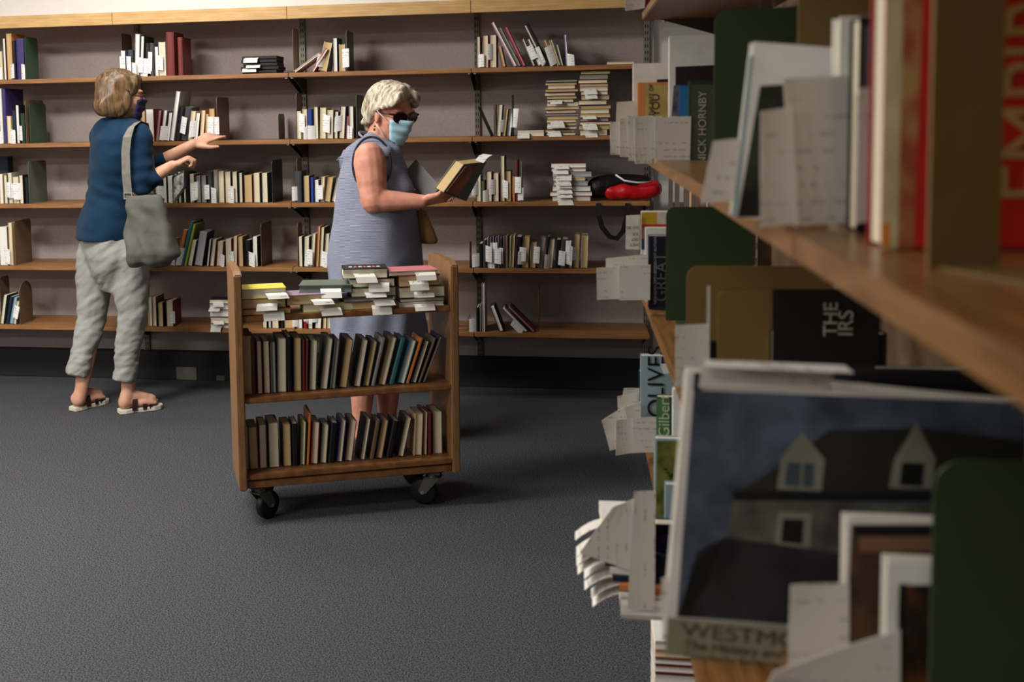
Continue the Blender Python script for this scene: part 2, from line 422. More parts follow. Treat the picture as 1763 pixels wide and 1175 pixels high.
stand(0,16,270,0,LV[2],Y0+.2,'navy','cream',True,0,'tall dark blue book standing behind others on third shelf','books at the left end of the third shelf',D=.06)
bookend(49,278,LV[2],Y0,'greygreen','grey-green bookend on the third shelf at photo left edge',.2)
row('''236 244 300 0 p cream tan
246 254 302 0 p cream brown
256 264 300 0 p white charcoal
266 273 304 0 p cream black
275 280 300 0 s black cream
281 287 305 0 p white charcoal 1
289 299 303 0 p white black 1
300 305 300 0 p cream navy
307 312 296 0 p cream green
316 320 296 0 p cream green
322 325 297 0 s black cream
327 335 300 0 p cream brown 1
338 346 303 0 p grey charcoal 1
347 356 303 0 p grey charcoal 1
358 366 295 0 s charcoal cream 1
368 375 293 0 s grey cream
377 386 295 0 p cream tan
388 398 296 0 p cream brown 1
400 409 296 0 p cream black
411 417 298 0 p cream green
420 434 302 0 p tan maroon
437 448 298 0 p cream brown
451 461 298 0 p cream green''',LV[2],Y0,'long third-shelf row','long row of books on the third shelf')
bookend(468,276,LV[2],Y0,'charcoal','charcoal bookend closing the long third-shelf row',.2)
bookend(511,272,LV[2],Y0+.02,'brown','brown bookend by the upright on the third shelf',.1)
row('''508 519 295 0 s charcoal cream 1
523 533 303 0 p tan charcoal
535 540 306 0 s blue cream
541 549 310 0 p white navy 1
551 557 305 3 p cream tan
558 568 305 9 p tan brown
570 578 306 14 p cream grey 1
586 594 306 6 p cream brown
596 604 306 4 p cream tan''',LV[2],Y0,'third shelf behind masked woman','books on the third shelf behind the masked woman')
row('''819 828 303 0 p cream green 2
829 835 312 0 s olive cream
837 847 297 0 p cream black 1
849 859 299 0 p cream maroon 1
861 869 269 0 p cream olive 1
871 880 295 0 p tan brown
883 887 304 0 s orange cream 1
888 892 275 0 s maroon cream 1''',LV[2],Y0,'third shelf right of raised book','books on the third shelf right of the raised book')
bookend(897,278,LV[2],Y0,'grey','grey bookend left of the white slip-covered pile, third shelf',.16)
row('''0 15 391 0 p white brown 1
17 23 384 0 p cream tan''',LV[3],Y0,'fourth shelf at photo left edge','books at the left end of the fourth shelf')
bookend(25,381,LV[3],Y0,'brown','tan bookend on the fourth shelf at photo left edge',.18)
row('''286 294 413 4 p cream tan 1
302 308 395 15 s orange cream
310 315 381 15 s teal cream 1
316 320 386 15 s lime cream
322 330 413 11 p cream green
334 348 398 11 p silver charcoal
355 359 412 8 p white black
361 368 412 8 p cream brown
372 381 416 5 p cream tan 1
388 399 412 0 p cream maroon 1
401 408 407 2 p cream red
411 419 408 0 p tan brown
422 431 414 0 s black cream 1
435 444 408 0 p white black''',LV[3],Y0,'fourth shelf right of tote','books on the fourth shelf right of the grey tote')
bookend(449,386,LV[3],Y0,'brown','brown bookend on the fourth shelf above the cart',.2)
bookend(512,385,LV[3],Y0+.02,'brown','brown bookend by the upright on the fourth shelf',.1)
row('''514 521 408 0 p cream black
523 532 408 2 p cream green 1
534 540 403 4 p cream grey 1
544 548 390 4 p tan orange
549 555 392 4 p cream olive 1
556 563 403 5 p cream brown
565 573 386 3 s black cream''',LV[3],Y0,'fourth shelf left of checked dress','books on the fourth shelf beside the checked dress')
bookend(808,418,LV[3],Y0,'red','red translucent bookend on the fourth shelf right of cart',.1)
row('''824 831 420 0 s black cream 1
832 837 414 0 s charcoal cream 1
838 841 410 0 p white purple 1
842 846 410 0 p grey black 1
847 851 408 0 p lilac purple 1
852 855 410 0 p white maroon 1
856 860 407 0 p lilac charcoal
861 864 409 0 p cream purple
865 869 408 0 p lilac black
870 874 407 0 p tan brown
875 879 408 2 p cream green
880 884 407 3 p cream tan
886 896 408 3 s black cream 1
899 910 409 3 p tan olive 1
912 922 418 4 p tan brown 1
924 934 410 7 p grey brown
936 940 408 7 s black cream
942 951 413 6 p cream charcoal 1
954 963 413 4 s black cream 1
965 976 412 3 s charcoal cream 2
979 984 424 3 p cream green
987 997 405 2 p tan brown 1
1000 1011 407 2 p tan cream''',LV[3],Y0,'fourth shelf, right-hand row','long row on the fourth shelf right of the cart')
row('''0 6 508 10 p cream green
8 13 511 12 s navy cream
15 21 512 13 p paleblue teal 1
22 27 519 10 p cream grey''',LV[4],Y0,'lowest shelf at photo left edge','books at the left end of the lowest shelf')
bookend(33,487,LV[4],Y0,'brown','tan arched bookend on the lowest shelf at photo left edge',.14,arch=True)
bookend(0,478,LV[4],Y0+.03,'brown','brown bookend at the very left of the lowest shelf',.1)
row('''254 261 514 0 p cream tan
262 269 512 0 p cream brown
272 281 522 0 p tan black
286 298 519 0 p cream maroon 1''',LV[4],Y0,'lowest shelf between woman and cart','books on the lowest shelf behind the grey trousers')
row('''451 459 512 0 p cream black
461 466 512 0 p white green
468 480 510 0 p cream maroon
482 487 512 0 s black cream
489 507 510 0 p tan brown
509 520 508 0 p white charcoal 1
522 528 508 0 s red cream 1
530 538 514 0 p white black 1
541 552 508 4 p white charcoal 1
555 560 510 4 p cream tan
562 568 512 4 p cream tan''',LV[4],Y0,'lowest shelf seen through cart','books on the lowest shelf seen through the cart')
row('''820 824 530 0 s black cream 1
826 828 526 0 p white grey
830 831 488 0 s grey cream
833 834 489 0 s white cream
860 868 527 -20 p white black
905 911 530 -44 p white lilac 1
918 924 528 -45 p grey maroon''',LV[4],Y0,'lowest shelf right of cart','slumped books on the lowest shelf right of the cart')
def wirebookend(u,vt,shelfz,Y,w,label):
    X=J(u,300,Y).x; H=J(u,vt,Y).z-shelfz
    r=thing('wire_bookend',label,'bookend',(X,Y,shelfz),group='wire bookends on the lowest shelf')
    MB().tube([(0,0,.003),(0,0,H-.01),(0,.01,H),(0,w,H),(0,w+.01,H-.01),(0,w+.01,.003),(-.09,w+.01,.003),(-.09,0,.003),(0,0,.003)],.0018,6).build('wire_frame',mat('olive_wire',(120,108,70),rough=.4,metal=.5),r,smooth=True); return r
wirebookend(926,497,LV[4],Y0+.03,.12,'tall thin wire bookend right of the slumped books on the lowest shelf')
wirebookend(803,548,LV[4],Y0+.03,.1,'small wire bookend just right of the cart, lowest shelf')
# flat piles on the wall shelves ------------------------------------------------
def flat(uL,uR,z0,T,Y,cover,page,label,group,slip=0,D=None,yaw=0,name='book',soft=True,vref=200,P=None,n=None,sf=False,cat='book'):
    if P is None: A=J(uL,vref,Y); B=J(uR,vref,Y)
    else: A=JP(uL,vref,P,n); B=JP(uR,vref,P,n)
    H=(B-A); H.z=0; L=H.length; ang=math.atan2(H.y,H.x)+math.radians(yaw)
    D=D or min(L*.72,.20)
    M=Matrix.Translation((B.x,B.y,z0))@Matrix.Rotation(ang,4,'Z')@Matrix.Rotation(-math.pi/2,4,'Y')
    r=thing(name,label,cat,group=group,M=M)
    book_parts(r,T,D,L,cover,page,sf,None,soft)
    for q in range(slip):
        wd=min(.072,L*.46); dr=random.uniform(.014,.032); tw=random.uniform(-.014,.014)
        a=random.uniform(.0,.36)*L if P is not None else L-wd-random.uniform(.0,.15)*L
        rows=[[Vector((T*.5+dx,y,a+wd*k+tw*(i_/3)+dx*.12)) for k in(0,1)] for i_,(dx,y) in enumerate(((0,.012),(0,-.008),(-dr*.3,-.02),(-dr,-.027)))]
        MB().sheet(rows).build('paper_slip',SLIPX,r)
    return r
def pile(uL,uR,vtop,n,shelfz,Y,cols,place,group,slipset,vref=200,jit=5):
    ztop=J((uL+uR)/2,vtop,Y).z-shelfz; z=shelfz+.0005; ws=[random.uniform(.75,1.3) for _ in range(n)]; S=sum(ws)
    for i in range(n):
        T=ztop*ws[i]/S-.0006; c=cols[i%len(cols)]; pos=n-i
        page,cov=c
        nm='topmost' if pos==1 else ('bottom book' if i==0 else ORD[pos-1]+' from top')
        lab='flat %s-edged book in %s cover, %s, %s'%(page,cov,nm,place)
        flat(uL+random.uniform(-jit,jit)*.6,uR+random.uniform(-jit,jit),z,T,Y+random.uniform(0,.01),cov,page,lab,group,slip=1 if pos in slipset else 0,vref=vref,yaw=random.uniform(-2,2))
        z+=T+.0006
PC=[('cream','green'),('tan','brown'),('cream','charcoal'),('tan','maroon'),('cream','tan'),('tan','olive'),('grey','black'),('cream','red'),('tan','brown'),('cream','white')]
pile(941,992,137,17,LV[1],Y0,PC,'left pile on second shelf','left pile of flat books on the second shelf',(7,13,14,16))
pile(999,1048,122,15,LV[1],Y0,PC[::-1],'right pile on second shelf','right pile of flat books on the second shelf',(5,6,11,13,15))
pile(952,1012,281,8,LV[2],Y0,[('cream','grey'),('white','maroon'),('white','grey'),('silver','charcoal'),('tan','white'),('silver','lilac')],'slip-covered pile on third shelf','slip covered pile on the third shelf',(1,2,3,4,5,6,7,8),vref=320,jit=8)
flat(891,936,LV[1]+.0005,.026,Y0,'white','cream','single flat cream book with slip between row and piles, second shelf','flat books lying alone on the wall shelves',slip=1)
flat(1046,1092,LV[0]+.0005,.014,Y0-.01,'gold','cream','thin gold book lying flat at the right end of top shelf','flat books lying alone on the wall shelves')
for i in range(5):
    flat(419+random.uniform(-2,3),480+random.uniform(-2,2),LV[0]+.0005+i*.0175,.0168,Y0+.01,'black','black' if i%2 else 'charcoal','black plastic media case, %s, stacked on the top shelf'%('topmost' if i==4 else ('bottom one' if i==0 else ORD[4-i]+' from top')),'stacked black media cases',slip=1 if i in(1,2,4) else 0,D=.14,name='media_case',sf=True,cat='case')
pile(362,402,516,5,LV[4],Y0-.02,[('white','grey'),('cream','black'),('white','lilac')],'small pile behind cart, lowest shelf','small slip covered pile behind the cart',(1,2,4,5),vref=540,jit=2)
# bag on the third shelf
RB=mat('red_nylon',(206,24,34),rough=.38,mott=.2,mscale=14,bump=.5,bscale=25,bdist=.01); KB=mat('black_nylon',(18,18,20),rough=.5,bump=.4,bscale=25,bdist=.01)
bag=thing('sling_bag','red and black nylon bag with hanging black strap on third shelf','bag',(J(1070,350,5.36).x,5.36,LV[2]))
def wl(u,v,Y): return J(u,v,Y)
m=MB()
def lump(m,pts):
    for i in range(len(pts)-1):
        (a,ra),(b,rb)=pts[i],pts[i+1]; m.cone(a,b,ra,rb)
    return m
def organic(name,mb,m,parent,voxel=.008,sm=6,wr=None,world=True,smf=.6):
    me=bpy.data.meshes.new('tmp'); me.from_pydata([tuple(p) for p in mb.v],[],mb.f); 
    import bmesh
    bm=bmesh.new(); bm.from_mesh(me); bmesh.ops.recalc_face_normals(bm,faces=bm.faces); bm.to_mesh(me); bm.free()
    o=bpy.data.objects.new('tmp',me); COL.objects.link(o)
    md=o.modifiers.new('r','REMESH'); md.mode='VOXEL'; md.voxel_size=voxel; md.use_smooth_shade=True
    if sm: s=o.modifiers.new('s','SMOOTH'); s.iterations=sm; s.factor=smf
    bpy.context.view_layer.update(); dg=bpy.context.evaluated_depsgraph_get()
    nm=bpy.data.meshes.new_from_object(o.evaluated_get(dg)); bpy.data.objects.remove(o)
    if wr:
        nn=[v.normal.copy() for v in nm.vertices]
        for v,n in zip(nm.vertices,nn): v.co+=n*wr(v.co)
    nm.polygons.foreach_set('use_smooth',[True]*len(nm.polygons))
    if world and parent is not None: nm.transform(RM[parent.name].inverted())
    nm.materials.clear(); nm.materials.append(m); nm.name=name
    r=bpy.data.objects.new(name,nm); COL.objects.link(r)
    if parent is not None: r.parent=parent
    return r
z=LV[2]
def bp(u,dz,Y): p=J(u,345,Y); return Vector((p.x,Y,z+dz))
organic('black_body',lump(MB(),[(bp(1012,.03,5.42),.022),(bp(1030,.062,5.41),.055),(bp(1050,.072,5.42),.055),(bp(1080,.080,5.43),.046),(bp(1108,.078,5.43),.042)]).cone(bp(1005,.03,5.40),bp(1030,.05,5.42),.012,.045),KB,bag,.006,4)
organic('red_panel',lump(MB(),[(bp(1052,.040,5.385),.034),(bp(1075,.042,5.38),.038),(bp(1100,.038,5.385),.034),(bp(1124,.055,5.40),.045)]),RB,bag,.006,4,lambda p:.005*noise.noise(p*22))
MB().tube([bp(1060,.125,5.36),bp(1075,.098,5.335),bp(1098,.088,5.333),bp(1122,.09,5.345)],.005,6).build('white_piping',mat('white_trim',(225,222,225)),bag,smooth=True,world=True)
st=[J(1030,350,5.325),J(1031,372,5.315),J(1037,392,5.315),J(1050,408,5.315),J(1062,411,5.315),J(1073,398,5.315),J(1079,375,5.318),J(1081,350,5.325)]
m=MB(); rows=[]
for i,p in enumerate(st):
    d=(st[min(i+1,7)]-st[max(i-1,0)]).normalized(); nn=Vector((-d.z,0,d.x)); rows.append([p-nn*.012,p+nn*.012])
m.sheet(rows,.002).build('strap',KB,bag,world=True)
for (u,v,w_,h,dd,l) in ((322,655,.12,.075,.1,'small drab block on the floor below the lowest shelf'),(382,655,.05,.03,.06,'tiny pale block on the floor left of cart')):
    p=JZ(u,v,0.0); tag(MB().box(p.x-w_/2,p.y,0.0005,p.x+w_/2,min(p.y+dd,5.595),h).build('floor_block',mat('drab_block',(98,96,90)),bevel=.004),l,'block')
# ---------------------------------------------------------------- book cart
CO=JZ(413,848,.125); CA=math.radians(21.8); cx=Vector((math.cos(CA),math.sin(CA),0)); cy=Vector((-math.sin(CA),math.cos(CA),0))
cart=thing('book_cart','wooden three-shelf book cart on black casters in mid carpet','cart',(CO.x,CO.y,0),(0,0,CA))
CW,CD=.785,.325
def sidepanel(x):
    pr=[(0,.125),(CD,.125),(CD,.872)]+[(CD-.03,.884),(CD-.09,.888),(.09,.888),(.03,.884),(0,.872)]
    MB().prism(pr,x,x+.027,'x').build('side_panel',CARTV,cart,bevel=.004)
sidepanel(0); sidepanel(CW-.027)
for z in(.728,.446,.178): MB().box(.0275,.012,z-.02,CW-.0275,CD-.008,z).build('shelf',CART,cart,bevel=.003)
MB().box(.0275,.02,.127,CW-.0275,.04,.152).build('apron',CART,cart,bevel=.002)
MB().box(.0275,CD-.03,.127,CW-.0275,CD-.01,.156).build('apron',CART,cart,bevel=.002)
for (a,b,yw) in((.075,.05,40),(CW-.09,.05,150),(.075,CD-.06,30),(CW-.09,CD-.06,120)):
    Mx=Matrix.Translation((a,b,0))@Matrix.Rotation(math.radians(yw),4,'Z')
    o=MB().box(-.035,-.03,.119,.035,.03,.126).xf(Mx).build('caster',DKSTEEL,cart,bevel=.002)
    fk=MB().tube([(0,0,.119),(0,0,.105)],.02,14)
    for s in(-1,1): fk.prism([(-.03,.106),(.026,.106),(.05,.055),(.04,.042),(.022,.045),(-.012,.085)],s*.022-.0015,s*.022+.0015,'y')
    fk.box(-.03,-.0235,.103,.026,.0235,.107).xf(Mx).build('fork',mat('caster_steel',(120,122,112),rough=.35,metal=.8),o)
    wl_=[]; 
    for yy,rr in((-.016,.040),(-.013,.046),(-.006,.0495),(.006,.0495),(.013,.046),(.016,.040)):
        wl_.append([(.034+rr*math.cos(t),yy,.0497+rr*math.sin(t)) for t in [2*math.pi*q/28 for q in range(28)]])
    MB().rings(wl_).xf(Mx).build('wheel',BLACKP,o,smooth=True)
    MB().tube([(.034,-.026,.0497),(.034,.026,.0497)],.007,10).xf(Mx).build('axle',SILVER,o)
def cartrow(rows,z,yl,place,group,vref):
    P=CO+cy*yl; pv=None
    for i,s in enumerate(rows.strip().split('\n')):
        a=s.split(); u0,u1,vt,ln=map(float,a[:4]); k,c1,c2=a[4:7]
        A=JP(u0,vref,P,cy); B=JP(u1,vref,P,cy); Tp=(B-A).dot(cx); th=math.radians(ln)
        zt=JP((u0+u1)/2+(vref-vt)*math.tan(th),vt,P,cy).z-z
        H=max(.1,(zt-abs(math.sin(th))*Tp)/math.cos(th)); T=max(.006,Tp*math.cos(th))
        if i==0: A=A+cx*max(0,.0285-(A-CO).dot(cx))
        a0=(A-CO).dot(cx)
        if pv:
            zz_=min(pv[2],H*.98); need=math.atan((pv[0]+zz_*math.tan(pv[1])+.0008-a0)/zz_); th=max(th,need)
        pv=((B-CO).dot(cx),th,H)
        page,cov=(c1,c2) if k=='p' else (c2,c1)
        d='%s-edged book in %s cover'%(c1,c2) if k=='p' else '%s spine-out book'%c1
        x0=(B if th>0 else A); piv=T if th>0 else 0
        M=Matrix.Translation((x0.x,x0.y,z+.0005))@Matrix.Rotation(CA,4,'Z')@Matrix.Rotation(th,4,'Y')@Matrix.Translation((-piv,0,0))
        r=thing('book','%s, %s from left, %s'%(d,ORD[i],place),'book',group=group,M=M)
        book_parts(r,T,min(.15,H*.72),H,cov,page,k=='s',None)
cartrow('''415 431 579 0 p tan green
433 440 584 0 s maroon cream
443 452 588 0 p cream maroon
454 465 588 0 p cream maroon
467 475 590 0 p grey greygreen
477 493 584 1 p cream charcoal
495 503 580 0 s black cream
505 519 583 1 p tan black
521 525 586 1 s maroon cream
526 530 586 2 s maroon cream
532 544 587 3 p cream green
551 563 583 8 p cream charcoal
568 576 586 7 p grey greygreen
583 597 584 9 p tan black
608 620 585 11 p cream black
625 635 587 12 p tan charcoal
639 645 582 14 s grey cream
652 663 580 15 p cream brown
670 678 582 16 s teal cream
685 696 585 17 p white teal
699 704 582 19 s orange cream
708 716 586 19 p cream charcoal
720 724 582 21 s brown cream
727 731 579 22 p cream navy''',.446,.06,'middle cart shelf','books on the middle shelf of the cart',655)
cartrow('''417 423 735 0 p cream charcoal
430 445 736 -1 p tan brown
447 460 732 0 p cream maroon
463 481 729 0 p cream green
487 502 732 0 p tan black
504 514 730 0 s black cream
517 525 727 3 p cream olive
528 532 712 4 s orange white
535 547 728 4 p cream red
551 562 732 5 p cream green
565 576 728 6 s black cream
580 589 724 7 p cream purple
594 606 724 8 p cream maroon
619 628 721 10 p cream black
637 644 724 11 s brown cream
647 658 723 11 p tan charcoal
665 676 724 12 s black cream
684 695 718 13 p cream black
713 726 713 3 p cream tan
729 735 710 2 p cream maroon
738 743 712 1 s maroon cream
747 762 710 0 p cream brown''',.178,.07,'bottom cart shelf','books on the bottom shelf of the cart',795)
def cartpile(items,place,group,yl=.03):
    P=CO+cy*yl; z=.7285
    for i,(u0,u1,dv,cov,page,sl,yaw,desc) in enumerate(items):
        T=dv/500.; pos=len(items)-i
        nm='topmost' if pos==1 else ('bottom' if i==0 else ORD[pos-1]+' from top')
        r=flat(u0,u1,z,T,0,cov,page,'%s, %s in the %s'%(desc,nm,place),group,slip=sl,yaw=yaw,P=P,n=cy,vref=510,soft=False)
        z+=T+.0006
        yield r,T,u0,u1
list(cartpile([(416,500,11,'red','tan',1,0,'flat tan-edged book with red cover'),(414,492,17,'brown','tan',1,0,'thick tan-edged book with slip'),(412,493,17,'yellow','cream',1,0,'grey-edged book with bright yellow cover')],'left pile on cart','flat books on the cart top'))
list(cartpile([(522,608,14,'lime','cream',1,0,'lime-covered book with hanging slip'),(494,571,17,'lilac','tan',1,0,'tan-edged book with dark patterned cover'),(515,606,13,'greygreen','greygreen',1,-14,'skewed book with grey-green jacket')],'second pile on cart','flat books on the cart top'))
P3=list(cartpile([(605,678,13,'brown','tan',1,0,'flat tan-edged book'),(592,678,8,'charcoal','grey',1,0,'thin charcoal paperback'),(606,682,16,'green','cream',1,-2,'cream-edged book in green cover'),(604,680,15,'darkgreen','cream',1,-6,'skewed cream-edged book'),(592,668,18,'black','cream',1,-8,'thick book with black lettered cover')],'tallest pile on cart','flat books on the cart top'))
list(cartpile([(687,764,8,'white','white',1,0,'white paperback with slip'),(690,765,7,'black','cream',0,0,'thin black book'),(688,766,20,'charcoal','cream',1,0,'thick cream-edged book'),(688,758,20,'maroon','tan',1,0,'thick tan-edged book in maroon cover'),(671,755,8,'pink','cream',1,0,'thin pink book')],'right pile on cart','flat books on the cart top'))
# lettering blocks on the top book: pale title strokes on its black cover
r,T,u0,u1=P3[-1]; L=.152
for k,(a,wd) in enumerate(((.018,.012),(.036,.010),(.052,.013),(.070,.008),(.083,.013),(.101,.010),(.116,.012))):
    MB().box(T,.035,L-a-wd,T+.0006,.06,L-a).box(T,.04,L-a-wd+.003,T+.0008,.055,L-a-.003).build('title_lettering',mat('pale_red_print',(206,120,110)),r) if k%2 else MB().box(T,.035,L-a-wd,T+.0006,.06,L-a).build('title_lettering',mat('pale_print',(206,196,190)),r)
# ---------------------------------------------------------------- near stack on the right
SX=.16; SZ=[1.625,1.30,.972,.65,.335]; SN=['upper','second','third','fourth','lowest']
for l,z in enumerate(SZ):
    for k,(a,b) in enumerate(((1.745,2.645),(.845,1.744),(-.1,.844))):
        r=thing('stack_shelf','glossy brown stack shelf, %s level, %s bay'%(SN[l],['far','middle','nearest'][k]),'shelf',(SX,a,z),group='shelves of the near book stack')
        MB().box(0,0,-.019,.255,b-a,0).build('board',STACKW,r,bevel=.0018)
        for yy in(.014,b-a-.018): 
            MB().prism([(.04,-.019),(.255,-.019),(.255,-.075),(.22,-.075)],yy,yy+.003,'y').build('bracket',DKSTEEL,r)
            MB().tube([(.05,yy+.012,-.019),(.05,yy+.012,-.024)],.004,8).build('bolt',SILVER,r)
for i,y in enumerate((2.66,1.745,.845,-.1)):
    r=thing('stack_post','slotted steel stack post, '+['far end of stack','between far and middle bays','between middle and nearest bays','behind the camera'][i],'upright',(.436,y,0),group='slotted posts of the near stack')
    MB().box(-.014,-.014,0,.014,.014,2.0).build('channel',STEEL,r)
    sl=MB()
    for k in range(50): sl.box(-.0146,-.006,.1+k*.036,-.0139,.006,.116+k*.036)
    sl.build('slots',HOLE,r)
tag(MB().box(.452,-.1,.1,.47,2.64,1.95).build('stack_back_panel',mat('stack_back_brown',(88,66,44),rough=.7)),'dark brown back panel of the near book stack','panel')
def fg(u0,vt,Y,T,W,z,cover,page,label,vb,lean=0,spine=False,H=None,lift=0,group=None):
    a=J(u0,vb,Y); H=H or J(u0,vt,Y).z-z; th=math.radians(lean)
    M=Matrix.Translation((a.x,Y+T,z+.0006+lift))@Matrix.Rotation(th,4,'Y')@Matrix.Rotation(-math.pi/2,4,'Z')
    r=thing('book',label,'book',group=group,M=M); book_parts(r,T,W,H,cover,page,spine,None); return r
def quad(par,pts,Y,m,name='cover_print',th=.0005):
    P=[J(u,v,Y) for u,v in pts]
    return MB().prism([(p.x,p.z) for p in P],Y-th,Y,'y').build(name,m,par,world=True)
def curl(par,pts,Y,m=SLIPF,name='paper_slip',c=.01):
    # four corners TL,TR,BR,BL ; the free (left) side curls towards the viewer
    A,B,C_,D_=[J(u,v,Y) for u,v in pts]; rows=[]
    for i in range(7):
        s=i/6; q=(1-s)**2*c
        rows.append([A.lerp(B,s)+Vector((0,-q,0)),A.lerp(B,s).lerp(D_.lerp(C_,s),.5)+Vector((0,-q*.8,0)),D_.lerp(C_,s)+Vector((0,-q*1.2,0))])
    return MB().sheet(rows,.0005).build(name,m,par,world=True)
def plate(u0,vt,Y,W,z,col,label,H=None,yaw=0,rr=.018):
    X=J(u0,300,Y).x; H=H or J(u0,vt,Y).z-z
    r=thing('bookend',label,'bookend',(X,Y,z+.0005),(0,0,math.radians(yaw)),group='large steel bookends in the near stack')
    pr=[(0,0),(W,0),(W,H-rr)]+[(W-rr+rr*math.sin(t),H-rr+rr*math.cos(t)) for t in [math.pi/2*(1-i/6) for i in range(1,7)]]+[(rr-rr*math.sin(t),H-rr+rr*math.cos(t)) for t in [math.pi/2*i/6 for i in range(0,7)]]
    MB().prism(pr,-.001,.001,'y').build('plate',mat(col+'_bookend_enamel',COLR.get(col,(80,60,30)),rough=.45,mott=.04),r)
    MB().box(W*.1,-.11,0,W*.9,-.001,.0012).build('foot',mat(col+'_bookend_enamel',(80,60,30)),r); return r
COLR.update({'slate':(100,104,108),'umber':(118,96,56),'bottle':(52,68,44)})
z1,z2,z3,z4=SZ[1],SZ[2],SZ[3],SZ[4]
INK=mat('dark_ink',(30,30,30)); PALE=mat('pale_ink',(190,186,170)); FAINT=mat('faint_ink',(104,104,110))
# upper shelf, seen from below: slips hanging over its edge
b=fg(1098,-60,2.55,.02,.14,SZ[0],'red','cream','red book with hanging slips on upper shelf of near stack',41)
curl(b,[(1076,-20),(1112,-20),(1110,14),(1076,20)],2.545,SLIPF)
# second level, far group
b=fg(1090,110,2.56,.03,.15,z1,'white','cream','plain white book jacket, furthest book on second level of near stack',280)
quad(b,[(1131,137),(1152,136),(1152,142),(1131,142)],2.559,INK)
curl(b,[(1062,176),(1092,174),(1092,218),(1060,221)],2.54)
b=fg(1098,143,2.50,.02,.13,z1,'orange','cream','orange and gold book lettered YOU on second level of near stack',281)
quad(b,[(1111,146),(1160,146),(1160,278),(1111,279)],2.499,mat('gold_jacket',(178,156,98)))
text('YOU',.023,facing(J(1135,200,2.497),90),INK,b); text('THE BEST OF',.012,facing(J(1124,200,2.497),90),INK,b)
curl(b,[(1050,210),(1080,209),(1081,267),(1051,266)],2.44); curl(b,[(1066,204),(1100,202),(1100,272),(1067,270)],2.42)
b=fg(1152,62,2.40,.03,.15,z1,'white','cream','tall white book with dark photograph, second level of near stack',281)
quad(b,[(1163,115),(1232,112),(1232,144),(1163,147)],2.399,mat('dark_maroon_print',(48,30,32)))
quad(b,[(1160,147),(1172,147),(1172,200),(1156,200)],2.399,mat('grey_print',(120,116,122),col2=(70,64,74),mscale=60))
curl(b,[(1080,202),(1125,199),(1125,279),(1082,277)],2.36); 
b=fg(1170,147,2.33,.02,.12,z1,'blue','cream','bright blue book beside the dark green paperback',284)
quad(b,[(1171,148),(1205,148),(1205,283),(1171,284)],2.329,mat('bright_blue_print',(44,124,176)))
curl(b,[(1092,202),(1140,200),(1140,281),(1093,282)],2.31)
b=fg(1186,140,2.21,.028,.12,z1,'darkgreen','cream','dark green paperback lettered NICK HORNBY against bottle green bookend',291)
quad(b,[(1190,146),(1235,146),(1235,289),(1190,290)],2.209,mat('grey_green_print',(72,82,66)))
text('NICK HORNBY',.021,facing(J(1215,284,2.207),90),PALE,b)
curl(b,[(1127,203),(1190,200),(1188,276),(1127,281)],2.205,c=.004)
quad(b,[(1163,284),(1189,284),(1189,292),(1163,292)],2.22,cmat('teal'),'bookmark')
plate(1228,40,1.52,.15,z1,'bottle','tall bottle green bookend right of the NICK HORNBY paperback',H=.225)
plate(1370,-30,1.2,.13,z1,'umber','umber bookend behind the white-bordered book, second level',H=.235)
b=fg(1262,95,.985,.022,.18,z1,'white','cream','leaning white-bordered book with dark picture, second level of near stack',374,lean=6,H=.150)
quad(b,[(1309,148),(1440,140),(1440,372),(1270,374)],.9845,mat('dark_garden_print',(52,62,34),col2=(16,16,14),mscale=18,thr=(.4,.6)))
quad(b,[(1290,98),(1297,94),(1268,374),(1260,374)],.984,cmat('paleblue'),'cover_edge')
curl(b,[(1228,243),(1278,238),(1262,346),(1206,350)],.982,c=.003)
b=fg(1440,30,.93,.026,.16,z1,'white','cream','cream paged book rising behind the blank slips, second level',383)
curl(b,[(1344,136),(1492,128),(1478,382),(1362,388)],.90,c=.012)
curl(b,[(1308,192),(1365,184),(1376,386),(1308,390)],.885,c=.006)
b=fg(1474,30,.85,.03,.16,z1,'black','cream','black book behind the rightmost blank slip, second level',405)
quad(b,[(1487,45),(1508,45),(1508,150),(1487,150)],.8495,mat('grey_spine_print',(84,86,92)))
curl(b,[(1478,152),(1552,148),(1548,376),(1472,384)],.84,c=.004)
b=fg(1517,-140,.75,.036,.16,z1,'red','cream','tall red book with painted strip, lettered EMPIRE in cream',428)
quad(b,[(1530,-100),(1557,-100),(1545,428),(1517,430)],.749,mat('jacket_edge_cream',(200,188,150)))
quad(b,[(1557,-100),(1592,-100),(1572,428),(1546,428)],.749,mat('painted_strip',(168,134,84),col2=(150,72,44),mscale=24,thr=(.4,.6)))
quad(b,[(1592,-100),(1900,-100),(1900,424),(1573,427)],.749,mat('deep_red_print',(188,34,22),mott=.08))
quad(b,[(1519,384),(1532,384),(1532,428),(1518,426)],.7488,mat('orange_corner',(214,130,40)))
text('EMPIRE',.052,facing(J(1826,350,.7475),90),mat('gold_letter',(184,150,92)),b,sx=.95)
plate(1600,-200,.66,.045,z1,'umber','umber bookend seen at a slant before the tall red book',H=.235,yaw=20,rr=.008)
